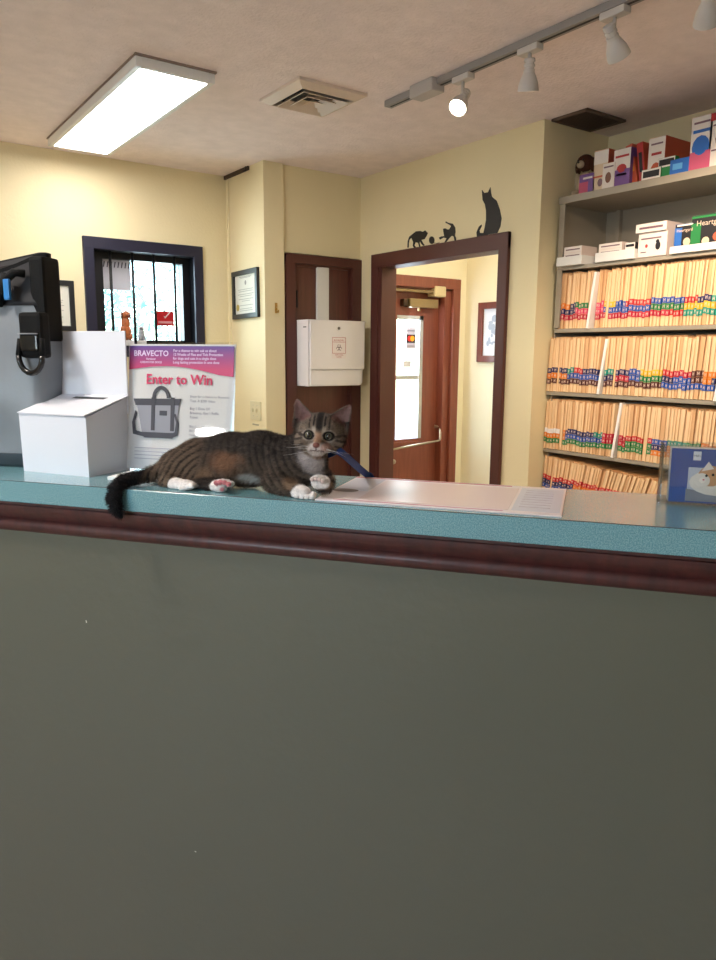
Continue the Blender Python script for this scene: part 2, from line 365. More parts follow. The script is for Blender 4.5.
# ------------------------------------------------------------------ white disposal wall box
bx = thing('disposal_box', 'white metal wall box with red biohazard sticker on brown door', 'box', (2.515, V2-.013, 1.335))
PINKW = M('white enamel warm', (238, 233, 234), .4, .5)
mb = MB(); mb.prism([(-.205, 0), (.172, 0), (.195, .015), (.2, .385), (-.205, .385)], -.125, 0, PINKW); mb.build('body', bx)
mb = MB(); mb.bbox(-.193, .198, -.140, -.125, .10, .388, PINKW, .003); mb.build('front_panel', bx)
mb = MB(); mb.bbox(-.190, .180, -.134, -.125, .004, .096, PINKW, .002); mb.build('lower_panel', bx)
MB().bbox(-.207, .201, -.142, .0, .385, .391, PINKW, .002).build('top_plate', bx)
MB().lathe([(.009, 0), (.009, .004), (.006, .006)], M('lock metal', (120, 115, 110), .3, metal=.8), 16, Matrix.Translation((.005, -.140, .345)) @ Matrix.Rotation(math.pi/2, 4, 'X')).build('lock', bx, True)
MB().box(-.206, -.2045, -.11, -.075, .345, .352, M('slot grey', (120, 118, 118), .6)).build('side_slot', bx)
stk = MB().box(-.045, .058, -.1408, -.1400, .165, .295, M('sticker white', (238, 228, 228), .5)).build('biohazard_sticker', bx)
RED = M('sticker print red', (176, 48, 60), .5)
mb = MB()
for x0, x1, z0, z1 in ((-.042, .055, .289, .291), (-.042, .055, .262, .264), (-.042, .055, .195, .197), (-.042, -.040, .197, .29), (.053, .055, .197, .29)):
    mb.box(x0, x1, -.1414, -.1408, z0, z1, RED)
for k in range(3):
    a = math.pi/2+k*2.094; cx, cz = .0065+.011*math.cos(a), .229+.011*math.sin(a)
    ring = [(cx+.0105*math.cos(b), cz+.0105*math.sin(b)) for b in [a+.5+i*(5.28/12) for i in range(13)]]
    inn = [(cx+.0075*math.cos(b), cz+.0075*math.sin(b)) for b in [a+.5+i*(5.28/12) for i in range(13)]][::-1]
    mb.prism(ring+inn, -.1414, -.1408, M('sticker print dark', (90, 40, 48), .5))
mb.build('biohazard_symbol', stk)
text_mesh([('BIOHAZARD', .0135, .0065, .269, 'CENTER'), ('INFECTIOUS', .011, .0065, .183, 'CENTER'), ('WASTE', .011, .0065, .170, 'CENTER')], RED, 'lettering', stk, place=(0, -.1414, 0))

# ------------------------------------------------------------------ doorway (door_2) casing
def rotY(): return -math.pi/2
d2 = sempty('door_2', (U1, 0, 0), rotY(), 'open doorway with dark brown casing leading to the hall', 'door')
# local x = -Y, local y = +X
mb = MB()
oy0, oy1 = 2.636, 3.768; iy0, iy1 = 2.70, 3.67
mb.bbox(-oy1, -iy1-.028, -.022, 0, 0, 2.125, DBROWN, .004); mb.bbox(-iy0, -oy0, -.022, 0, 0, 2.125, DBROWN, .004); mb.bbox(-oy1, -oy0, -.0225, 0, 2.045, 2.126, DBROWN, .004)
mb.build('door_casing', d2)
mb = MB(); mb.box(-DY1, -iy1, 0, .10, 0, 2.045, DBROWN); mb.box(-iy0, -DY0, 0, .10, 0, 2.045, DBROWN); mb.box(-DY1, -DY0, 0, .10, 2.045, DZ, DBROWN)
mb.box(-iy1-.030, -iy1, -.012, 0, 0, 2.045, DBROWN); mb.box(-DY0-.03, -DY0, -.012, 0, 0, 2.045, DBROWN)
mb.build('door_jamb', d2)

# ------------------------------------------------------------------ exterior door (door_3)
BD = wood('reddish brown door paint', (134, 72, 54), (120, 62, 46), .45)
d3 = sempty('door_3', (0, EY, 0), 0, 'reddish brown exterior door with narrow bright glass panel', 'door')
mb = MB(); mb.bbox(EX1-.005, 4.115, -.03, 0, 0, 2.11, BD, .004); mb.bbox(EX0-.07, EX0+.005, -.03, 0, 0, 2.11, BD, .004); mb.bbox(EX0-.07, 4.115, -.031, 0, 2.03, 2.111, BD, .004)
mb.box(EX1-.07, EX1, 0, .15, 0, EZ, BD); mb.box(EX0, EX0+.03, 0, .15, 0, EZ, BD); mb.box(EX0, EX1, 0, .15, 2.02, EZ, BD)
mb.build('door_frame', d3)
a = at(397, 315, 1, EY+.07); b = at(420.5, 438, 1, EY+.07); lx0, lx1 = EX0+.03, EX1-.07
gx_0, gx_1, gz_0, gz_1 = a.x, b.x, b.z, a.z
mb = MB(); mb.box(lx0, gx_0, .07, .115, .01, 2.02, BD); mb.box(gx_1, lx1, .07, .115, .01, 2.02, BD); mb.box(gx_0, gx_1, .07, .115, .01, gz_0, BD); mb.box(gx_0, gx_1, .07, .115, gz_1, 2.02, BD)
mb.build('door_leaf', d3)
MB().box(gx_0, gx_1, .09, .094, gz_0, gz_1, GLASS).build('glass_pane', d3)
ap = M('aluminium bead', (190, 190, 190), .4, metal=.4)
mb = MB(); mb.box(gx_1-.035, gx_1, .066, .09, gz_0, gz_1, ap); mb.box(gx_0, gx_1, .066, .09, gz_1-.03, gz_1, ap)
c = at(410, 377, 1, EY+.07); mb.box(gx_0, gx_1-.03, .075, .09, c.z-.02, c.z+.01, ap); mb.bbox(gx_0-.03, gx_1+.03, .055, .07, gz_0-.05, gz_0-.02, BD, .003); mb.build('glazing_bead', d3)
# closer
a = at(398, 290, 1, EY+.02); b = at(433, 290, 1, EY+.02); a2 = at(402, 302, 1, EY+.03); b2 = at(436, 303, 1, EY+.03)
cl = MB(); BR = M('bronze closer', (150, 130, 95), .35, metal=.6)
cl.bbox(a2.x+.06, b2.x-.0, -.0, .068, a2.z-.035, a2.z+.03, BR, .006); cl.bbox(a2.x+.01, a2.x+.055, .02, .068, a2.z-.03, a2.z+.025, M('dark bronze', (70, 55, 40), .4, metal=.5), .006); cl.build('door_closer', d3)
cl = MB(); cl.tube([(a.x-.1, -.01, a.z), (b.x, -.01, a.z)], .012, BR, 10); cl.bbox(b.x-.03, b.x+.085, -.04, .05, a.z-.035, a.z+.045, M('cream cap', (205, 190, 150), .4), .01)
cl.tube([((a2.x+b2.x)/2, .03, a2.z-.03), ((a2.x+b2.x)/2, .03, a2.z-.06)], .012, BR, 10); cl.build('closer_arm', d3)
# push bar
a = at(392, 448, 1, EY-.03); b = at(445, 440, 1, EY-.03); c = at(436, 427, 1, EY+.06)
pb = MB(); pb.tube([(a.x-.1, -.03, a.z-.02), (b.x-.06, -.03, b.z), (b.x-.045, -.02, b.z+.01), (c.x+.02, .03, c.z), (c.x-.01, .07, c.z+.005)], [.008, .008, .011, .012, .014], CHROME, 10); pb.build('push_bar', d3, True)
pl = at(392, 462, 1, EY+.06); MB().lathe([(.02, 0), (.018, .012), (.008, .02)], CHROME, 16, Matrix.Translation((pl.x+.02, .07, pl.z)) @ Matrix.Rotation(math.pi/2, 4, 'X')).build('door_lock', d3, True)
# stickers on the glass
a = at(406.5, 327, 1, EY+.085); b = at(415.5, 349, 1, EY+.085); wd, hg = b.x-a.x, a.z-b.z
s3 = thing('card_sticker', 'dark payment sticker with red and yellow circles on glass door panel', 'sticker', (a.x, EY+.086, b.z))
MB().box(0, wd, 0, .002, 0, hg, M('sticker lilac', (196, 190, 205), .5)).build('backing', s3)
MB().box(wd*.06, wd*.94, -.001, 0, hg*.28, hg*.66, M('sticker black', (30, 22, 30), .4)).build('dark_panel', s3)
mb = MB(); mb.ell((wd*.36, -.001, hg*.48), (wd*.23, .0006, wd*.23), M('circle red', (225, 40, 35), .4)); mb.build('red_circle', s3)
mb = MB(); mb.ell((wd*.64, -.0018, hg*.48), (wd*.23, .0006, wd*.23), M('circle yellow', (250, 165, 30), .4)); mb.build('yellow_circle', s3)
for a0, a1 in ((.8, .88), (.10, .16)): MB().box(wd*.1, wd*.9, -.001, 0, hg*a0, hg*a1, M('print grey', (140, 135, 150), .5)).build('print_line', s3)
a = at(403.5, 361, 1, EY+.085); b = at(411, 367, 1, EY+.085)
tag(MB().box(a.x, b.x, EY+.086, EY+.088, b.z, a.z, M('faint print', (205, 205, 212), .6)).build('small_decal'), 'faint small decal below the payment sticker on door glass', 'sticker')
# framed picture on the hall's right wall
a = at(481, 303, 0, HX); b = at(481, 362, 0, HX)
pf = thing('framed_picture', 'reddish brown framed picture on the hall wall past the doorway', 'picture', (HX, a.y, b.z), rotY())
hh = a.z-b.z; fw = .42
mb = MB(); FR = wood('red brown frame', (122, 58, 40), (100, 44, 30), .4)
mb.bbox(0, .05, -.03, 0, 0, hh, FR, .004); mb.bbox(fw-.05, fw, -.03, 0, 0, hh, FR, .004); mb.bbox(0, fw, -.0305, 0, 0, .05, FR, .004); mb.bbox(0, fw, -.0305, 0, hh-.05, hh, FR, .004); mb.build('frame', pf)
MB().box(.05, fw-.05, -.012, -.004, .05, hh-.05, M('pale mat board', (225, 232, 245), .3)).build('mat_board', pf)
mb = MB()
for i in range(40): 
    r = random.Random(i); x = r.uniform(.1, .3); z = r.uniform(.12, hh-.12); mb.ell((x, -.0125, z), (r.uniform(.008, .03), .0008, r.uniform(.006, .03)), M('soft grey print', (165, 180, 205), .5), 8, 4)
mb.build('artwork', pf)

# ------------------------------------------------------------------ certificates, switch, hook
def certificate(loc, rz, wd, hh, label, seal=True, tilt=0, fr=.028):
    t = thing('framed_certificate', label, 'certificate', loc, rz); t.rotation_euler = (0, tilt, rz)
    mb = MB(); FB = M('black frame', (34, 34, 36), .35)
    mb.bbox(0, fr, -.02, 0, 0, hh, FB, .003); mb.bbox(wd-fr, wd, -.02, 0, 0, hh, FB, .003); mb.bbox(0, wd, -.0205, 0, 0, fr, FB, .003); mb.bbox(0, wd, -.0205, 0, hh-fr, hh, FB, .003); mb.build('frame', t)
    sh = MB().box(fr, wd-fr, -.008, -.003, fr, hh-fr, M('certificate paper', (222, 220, 208), .5)).build('sheet', t)
    mb = MB(); PR = M('certificate print', (150, 148, 140), .6)
    cx = wd/2
    mb.ell((cx, -.0085, hh*.74), (.012, .0006, .014), PR, 12, 6)
    for k, (z, w_) in enumerate(((.86, .30), (.84, .24), (.60, .36), (.56, .34), (.50, .38), (.46, .3), (.40, .36), (.36, .2), (.27, .34), (.2, .3), (.16, .32))):
        mb.box(cx-wd*w_*.8, cx+wd*w_*.8, -.0086, -.008, hh*z, hh*z+.0028, PR)
    mb.build('print', sh)
    if seal: MB().lathe([(.02, 0), (.02, .001), (.012, .0015)], M('gold seal', (190, 165, 80), .4, metal=.3), 20, Matrix.Translation((fr+.03, -.008, fr+.04)) @ Matrix.Rotation(math.pi/2, 4, 'X')).build('gold_seal', sh)
    return t
a = at(233, 271, 0, JX); b = at(258.5, 316, 0, JX); a_ = at(236, 318, 0, JX)
certificate((JX, 4.285, 1.733), rotY(), .335, .285, 'black framed certificate with gold seal on the narrow wall pier', tilt=math.radians(-1))
certificate((.86, V0, 1.642), 0, .288, .275, 'black framed certificate half hidden behind the grey tote bag', seal=False)
a = at(250, 402, 0, JX); b = at(262, 421, 0, JX)
sw = thing('light_switch', 'cream light switch plate low on the narrow wall pier', 'switch', (JX, 4.09, 1.125), rotY())
SWM = M('almond plastic', (222, 210, 170), .4)
MB().bbox(0, .135, -.007, 0, 0, .115, SWM, .003).build('plate', sw)
for x in (.042, .093):
    MB().bbox(x-.005, x+.005, -.016, -.007, .048, .07, SWM, .002).build('toggle', sw)
    mb = MB(); mb.lathe([(.003, 0), (.003, .001)], STEEL, 8, Matrix.Translation((x, -.007, .09)) @ Matrix.Rotation(math.pi/2, 4, 'X')); mb.lathe([(.003, 0), (.003, .001)], STEEL, 8, Matrix.Translation((x, -.007, .025)) @ Matrix.Rotation(math.pi/2, 4, 'X')); mb.build('screw', sw)
tag(MB().bbox(JX-.003, JX, 3.99, 4.07, 1.092, 1.102, M('grey label', (170, 160, 130), .6), .001).build('label_strip'), 'thin grey label strip just under the light switch plate', 'label')
h = at(276, 308, 1, 3.893)
hb = thing('wall_hook', 'small brass double hook on the edge of the pier', 'hook', (h.x, 3.893, h.z-.03))
BRS = M('brass', (190, 150, 80), .3, metal=.8)
MB().bbox(-.008, .008, -.004, 0, 0, .06, BRS, .0015).build('plate', hb)
MB().tube([(0, -.004, .035), (-.018, -.03, .03), (-.022, -.035, .045)], .0035, BRS, 8).build('prong', hb, True)
MB().tube([(0, -.004, .015), (.0, -.028, .004), (.0, -.032, .018)], .0035, BRS, 8).build('prong', hb, True)

# ------------------------------------------------------------------ cat decals over the doorway
DEC = M('black vinyl', (22, 17, 15), .5)
def decal(name, label, polys, cat='wall decal'):
    pts = [[at(400+x/6.51, 180+y/6.51, 0, U1) for x, y in p] for p in polys]
    ys = [p.y for q in pts for p in q]; zs = [p.z for q in pts for p in q]
    oy, oz = max(ys), min(zs); mb = MB()
    for q in pts: mb.prism([(oy-p.y, p.z-oz) for p in q], -.003, 0, DEC)
    o = mb.build(name); o.location = (U1, oy, oz); o.rotation_euler = (0, 0, rotY()); return tag(o, label, cat)
decal('cat_silhouette', 'large black sitting cat silhouette above the doorway corner', [[(535,65),(550,85),(575,80),(590,48),(595,90),(600,110),(630,135),(650,190),(662,250),(655,300),(635,345),(575,355),(515,378),(503,375),(500,340),(515,305),(532,290),(533,300),(518,330),(522,345),(545,345),(553,310),(562,260),(562,200),(555,160),(540,130),(537,95)]])
decal('kitten_silhouette', 'black kitten silhouette crouching left of the yarn ball', [[(50,440),(52,400),(62,370),(80,355),(105,335),(135,332),(150,338),(165,328),(182,345),(172,368),(160,385),(140,390),(150,410),(162,425),(152,428),(138,412),(130,395),(128,412),(136,440),(128,440),(120,410),(102,405),(95,425),(110,445),(98,447),(85,430),(88,405),(75,375),(62,390),(58,410),(57,440)]])
decal('kitten_silhouette', 'black kitten silhouette pouncing with raised tail right of the yarn ball', [[(300,270),(315,278),(345,285),(360,310),(362,340),(358,360),(366,380),(365,397),(357,395),(352,370),(340,362),(325,375),(305,400),(290,418),(292,405),(305,380),(285,375),(262,388),(255,375),(270,368),(290,365),(285,340),(282,318),(295,315),(310,322),(322,322),(335,300),(318,288),(298,278)]])
decal('yarn_ball_silhouette', 'small black yarn ball silhouette between the two kitten decals', [[(208+17*math.cos(a*.4), 392+25*math.sin(a*.4)) for a in range(16)], [(222,408),(240,411),(258,407),(258,410),(240,414),(220,412)]])

# ------------------------------------------------------------------ ceiling light
FLZ = CEZ-.042
q = [at(x, y, 2, FLZ) for x, y in ((139.5, 70), (52, 147), (209, 83), (108.5, 154))]
lx0, lx1 = (q[0].x+q[1].x)/2, (q[2].x+q[3].x)/2; ly0, ly1 = (q[0].y+q[2].y)/2, (q[1].y+q[3].y)/2
fl = thing('ceiling_light', 'rectangular fluorescent ceiling light glowing white above the window side', 'ceiling light', ((lx0+lx1)/2, (ly0+ly1)/2, FLZ))
hx, hy = (lx1-lx0)/2, (ly1-ly0)/2
mb = MB(); mb.bbox(-hx-.022, -hx+.001, -hy-.02, hy+.02, .0, .036, WHITE, .003); mb.bbox(hx-.001, hx+.022, -hy-.02, hy+.02, 0, .036, WHITE, .003)
mb.bbox(-hx+.0012, hx-.0012, -hy-.02, -hy, 0, .036, WHITE, .002); mb.bbox(-hx+.0012, hx-.0012, hy, hy+.02, 0, .036, WHITE, .002); mb.build('housing', fl)
MB().box(-hx-.026, hx+.026, -hy-.03, hy+.03, .036, .0418, M('fixture halo shade', (150, 130, 118), .9)).build('halo_shade_plate', fl)  # dark plate stands in for the dim shading around the fixture
MB().box(-hx, hx, -hy, hy, .004, .012, M('lit diffuser', (250, 250, 255), .5, emit=(255, 252, 250), es=17.5)).build('diffuser', fl)
# lobby light fixture, behind the camera's left
fb = thing('ceiling_light', 'small square lobby ceiling light over the visitor side of counter', 'ceiling light', (-.25, 1.645, FLZ), 0)
MB().bbox(-.12, .12, -.12, .12, .01, .042, WHITE, .003).build('housing', fb)
MB().box(-.10, .10, -.10, .10, 0, .011, M('lit diffuser dim', (250, 250, 255), .5, emit=(255, 246, 234), es=150)).build('diffuser', fb)
# added unseen oval lamp, placed so its reflection glints in the clear sign holder
gp = Vector((0, 0, CAMZ))+ray(212, 434)*(1.352/ray(212, 434).dot(N_)); nn_v = Matrix.Rotation(TH, 3, 'Z') @ (Matrix.Rotation(math.radians(-6.5), 3, 'X') @ Vector((0, -1, 0)))
rv = ray(212, 434).normalized(); rv = rv-2*rv.dot(nn_v)*nn_v; lp_ = gp+rv*((-3.28-gp.x)/rv.x)
wl = thing('glint_lamp', 'added oval lobby lamp, placed to glint in the clear sign holder', 'wall lamp', lp_, math.radians(90))
MB().lathe([(1.0, -.05), (1.0, -.01), (.9, 0)], WHITE, 32, Matrix.Rotation(math.pi/2, 4, 'X') @ Matrix.Diagonal((.135, .05, .5, 1))).build('housing', wl, 40)
MB().lathe([(.001, .02), (.5, .016), (.9, 0)], M('lit oval diffuser', (250, 250, 250), .5, emit=(255, 250, 245), es=60), 32, Matrix.Rotation(math.pi/2, 4, 'X') @ Matrix.Diagonal((.135, .05, .5, 1))).build('diffuser', wl, True)
# unseen round lamp, added to brighten the hall
fh = thing('ceiling_light', 'added unseen round lamp brightening the hall beyond the doorway', 'ceiling light', (3.55, 3.35, CEZ-.06), 0)
MB().lathe([(.15, 0), (.16, .02), (.15, .06)], WHITE, 32).build('housing', fh, 40)
MB().lathe([(.05, -.035), (.1, -.028), (.14, -.01), (.148, 0)], M('hall fill diffuser', (250, 250, 240), .5, emit=(255, 246, 225), es=85), 32).build('diffuser', fh, True)

# ------------------------------------------------------------------ ceiling vents
VM = M('vent enamel', (222, 205, 188), .45)
vt = [at(x, y, 2, CEZ) for x, y in ((300, 76), (361, 90), (272, 103), (322, 113))]
vx0, vx1 = min(p.x for p in vt)+.02, max(p.x for p in vt)-.01; vy0, vy1 = (vt[0].y+vt[1].y)/2, (vt[2].y+vt[3].y)/2
v = thing('ceiling_vent', 'white square stepped ceiling vent beside the fluorescent light', 'vent', ((vx0+vx1)/2, (vy0+vy1)/2, CEZ))
def frame_ring(pts, mat):
    rings = [[(-h_, -h_, z), (h_, -h_, z), (h_, h_, z), (-h_, h_, z)] for h_, z in pts]
    rings.append(rings[0]); return MB().loft(rings, mat, cap=False)
frame_ring([(.165, -.0005), (.165, -.012), (.128, -.030), (.124, -.028), (.124, -.0005)], VM).build('flange', v)
MB().box(-.124, .124, -.124, .124, -.004, -.0008, BLACK).build('duct_opening', v)
for a_h, b_h in ((.112, .080), (.072, .040)): frame_ring([(a_h, -.034), (b_h, -.008), (b_h-.002, -.010), (a_h-.002, -.036)], VM).build('louver', v)
mb = MB(); mb.add([(-.034, -.034, -.034), (.034, -.034, -.034), (.034, .034, -.034), (-.034, .034, -.034), (0, 0, -.012)], [(0, 1, 4), (1, 2, 4), (2, 3, 4), (3, 0, 4)], VM); mb.build('centre_cone', v)
v2 = thing('ceiling_vent', 'dark brown return air grille in ceiling above the file shelves', 'vent', (2.945, 2.338, CEZ))
VD = M('dusty vent', (96, 78, 64), .7)
mb = MB(); mb.bbox(-.14, .14, -.1, -.085, -.012, -.0005, VD, .002); mb.bbox(-.14, .14, .085, .1, -.012, -.0005, VD, .002); mb.bbox(-.14, -.125, -.1, .1, -.012, -.0005, VD, .002); mb.bbox(.125, .14, -.1, .1, -.012, -.0005, VD, .002); mb.build('frame', v2)
mb = MB()
for i in range(14): 
    y = -.08+i*.0123; mb.box(-.125, .125, y, y+.003, -.010, -.002, VD)
mb.build('grille', v2); MB().box(-.125, .125, -.085, .085, -.0015, -.0004, BLACK).build('duct_opening', v2)

# ------------------------------------------------------------------ track lighting
TX = 2.06
track = thing('track_rail', 'grey ceiling track rail running toward the upper right corner', 'track', (TX, 0, CEZ))
MB().bbox(-.02, .02, .9, 2.70, -.026, -.0005, M('grey track enamel', (150, 145, 142), .45), .003).build('rail', track)
MB().box(-.005, .005, .92, 2.68, -.0268, -.0258, BLACK).build('rail_slot', track)
MB().bbox(-.045, .022, 2.36, 2.50, -.05, -.0002, M('feed enamel', (186, 178, 172), .45), .006).build('power_feed', track)
LT = M('lamp white enamel', (205, 198, 192), .4)
def track_head(y, aim, label, lit, power, col=(1, .86, .66), spot=70):
    t = thing('track_lamp', label, 'track light', (TX, y, CEZ-.026), 0, 'spot lamps on the ceiling track')
    MB().bbox(-.018, .018, -.045, .045, -.022, 0, LT, .004).build('adapter', t)
    d = Vector(aim).normalized(); piv = Vector((0, 0, -.085))
    MB().tube([(0, 0, -.02), (0, 0, -.06), (0, 0, -.085)], .006, LT, 8).build('stem', t, True)
    rot = (-d).to_track_quat('Z', 'Y').to_matrix().to_4x4(); T = Matrix.Translation(piv) @ rot
    # local +z is back, -z the aim
    mb = MB(); mb.lathe([(.004, .048), (.017, .046), (.019, .04), (.019, .034), (.016, .033), (.016, .028), (.019, .027), (.019, .019), (.016, .018), (.016, .013), (.019, .012), (.019, .002)], LT, 24, T); mb.build('lamp_socket', t, 30)
    mb = MB(); mb.lathe([(.019, .002), (.024, -.008), (.032, -.028), (.036, -.05), (.036, -.056), (.033, -.056), (.030, -.03), (.015, -.006)], LT, 28, T, cap=False); mb.build('lamp_shade', t, 40)
    mt = M('lit bulb face', (255, 250, 240), .3, emit=(255, 240, 215), es=30) if lit else M('warm bulb face', (255, 240, 220), .3, emit=(255, 226, 190), es=3)
    MB().lathe([(.0005, -.0525), (.018, -.052), (.0325, -.048), (.028, -.03)], mt, 24, T).build('bulb', t, True)
    if power:
        l = bpy.data.lights.new('spot', 'SPOT'); l.energy = power; l.color = col; l.spot_size = math.radians(spot); l.spot_blend = .7; l.shadow_soft_size = .03
        o = bpy.data.objects.new('track_spot_light', l); COL.objects.link(o); o.parent = t; o.location = piv+d*.062; o.rotation_euler = d.to_track_quat('-Z', 'Y').to_euler()
    return t
track_head(2.232, (-.72, -.26, -.81), 'lit spot lamp nearest the power feed, glaring toward counter', True, 16, spot=110)
track_head(1.90, (.22, .22, -1), 'second spot lamp from the power feed, pointing straight down', False, 14, spot=90)
track_head(1.56, (.74, .05, -.80), 'third spot lamp from the power feed, tipped toward the shelves', False, 46, (1, .80, .60), 84)
track_head(1.255, (.72, .45, -.80), 'spot lamp nearest the right edge, cut off at the picture top', False, 46, (1, .80, .60), 84)

# ------------------------------------------------------------------ file shelving
SX0, SX1, SY0, SY1 = 2.885, 3.235, .95, 2.425
un = thing('file_shelf', 'tall grey metal open shelving unit filled with patient folders', 'shelf', (SX0, SY1, 0), rotY())
L = SY1-SY0; D = SX1-SX0   # local x right, y deep
tops = [.79, 1.072, 1.355, 1.655, 1.945, 2.262]
mb = MB(); mb.bbox(0, .004, 0, D, 0, 2.25, STEEL, .001); mb.bbox(0, .030, -.004, .004, 1.66, 2.25, STEEL, .001); mb.build('left_upright', un)
mb = MB(); mb.bbox(L-.004, L, 0, D, 0, 2.25, STEEL, .001); mb.bbox(L-.035, L, -.004, .004, 0, 2.25, STEEL, .001); mb.build('right_upright', un)
MB().box(.004, L-.004, D-.004, D, 0, 2.24, STEEL).build('back_panel', un)
for x_ in (.075, L-.098): MB().bbox(x_, x_+.023, D-.03, D-.004, 1.95, 2.24, STEEL, .002).build('shelf_bracket', un)
for z in tops+[.45, .1]:
    mb = MB(); th = .032 if z > 2 else .018
    mb.bbox((-.026 if z < 1.5 else .005) if z < 2 else -.002, L-.004, -.012 if z > 2 else -.006, D-.004, z-th, z, STEEL, .002); mb.build('shelf_board', un)

MAN = [M('manila %s' % k, c, .7, .2) for k, c in (('light', (238, 202, 158)), ('warm', (232, 188, 140)), ('tan', (220, 174, 128)))]
SHEETS = M('paper edges', (236, 202, 158), .8, .1)
TC = {n_: M('tab ' + n_, c, .5) for n_, c in dict(crimson=(196, 28, 58), navy=(40, 42, 96), orange=(232, 128, 30), pink=(226, 70, 110), blue=(38, 84, 170), yellow=(238, 186, 40), red=(206, 42, 44), green=(40, 130, 70), teal=(30, 150, 130), brown=(96, 48, 40), white=(235, 230, 230)).items()}
FONTW = M('tab letter white', (222, 196, 176), .5)
proto = {}
def folder_mesh(th, hh, mi, key):
    """local x thickness, y depth, z height; base at z=0"""
    if key in proto: return proto[key]
    mb = MB(); a = MAN[mi]; h2 = hh
    mb.box(0, .0012, 0, .235, 0, h2, a); mb.box(th-.0012, th, .001, .235, 0, h2-.003, a); mb.box(0, th, .233, .235, 0, h2-.003, a)
    mb.box(.0014, th-.0014, .0022, .232, .002, h2-.008, SHEETS if mi == 1 else a)
    o = mb.build('folder'); me = o.data; bpy.data.objects.remove(o); proto[key] = me; return me
def label_mesh(th, cols, z0, bh, key):
    if key in proto: return proto[key]
    mb = MB()
    for i, c_ in enumerate(cols):
        z = z0+i*bh; mb.box(-.0005, th+.0005, -.0009, .020, z, z+bh-.0018, TC[c_])
        if th > .009 and c_ != 'white':
            mb.box(th*.25, th*.38, -.0013, -.0009, z+.005, z+bh-.007, FONTW); mb.box(th*.62, th*.75, -.0013, -.0009, z+.005, z+bh-.007, FONTW); mb.box(th*.3, th*.7, -.0013, -.0009, z+bh*.42, z+bh*.55, FONTW)
    o = mb.build('tab'); me = o.data; bpy.data.objects.remove(o); proto[key] = me; return me
ROWN = {0: 'top', 1: 'second', 2: 'third', 3: 'lowest'}
segs = {
 0: [(.06, ('crimson', 'navy', 'orange')), (.12, ('crimson', 'navy', 'navy')), (.2, ('crimson', 'pink', 'green')), (.3, ('crimson', 'pink', 'pink')), (.38, ('crimson', 'blue', 'yellow')), (.45, ('crimson', 'blue', 'blue')), (.6, ('crimson', 'blue', 'red')), (.7, ('crimson', 'green', 'blue')), (.8, ('red', 'green', 'blue')), (.86, ('teal', 'yellow', 'red')), (.93, ('teal', 'yellow', 'navy')), (2, ('teal', 'yellow', 'teal'))],
 1: [(.09, ('brown', 'orange', 'navy')), (.13, ('brown', 'blue', 'teal')), (.2, ('brown', 'blue', 'red')), (.33, ('brown', 'blue', 'navy')), (.4, ('brown', 'navy', 'teal')), (.5, ('brown', 'crimson', 'navy')), (.56, ('brown', 'blue', 'blue')), (.68, ('brown', 'green', 'yellow')), (.73, ('blue', 'navy', 'red')), (.84, ('blue', 'blue', 'crimson')), (.9, ('blue', 'brown', 'brown')), (.94, ('blue', 'orange', 'orange')), (2, ('blue', 'navy', 'orange'))],
 2: [(.05, ('green', 'orange', 'white')), (.1, ('green', 'orange', 'orange')), (.3, ('green', 'blue', 'navy')), (.36, ('green', 'blue', 'teal')), (.5, ('green', 'crimson', 'crimson')), (.66, ('green', 'green', 'red')), (.74, ('orange', 'navy', 'blue')), (.84, ('orange', 'orange', 'teal')), (.92, ('orange', 'green', 'green')), (2, ('orange', 'orange', 'orange'))],
 3: [(.15, ('blue', 'navy', 'red')), (.3, ('blue', 'orange', 'red')), (2, ('brown', 'orange', 'red'))]}
rnd = random.Random(11)
DIVS = {0: [.215], 1: [.3, .955], 2: [.42], 3: []}
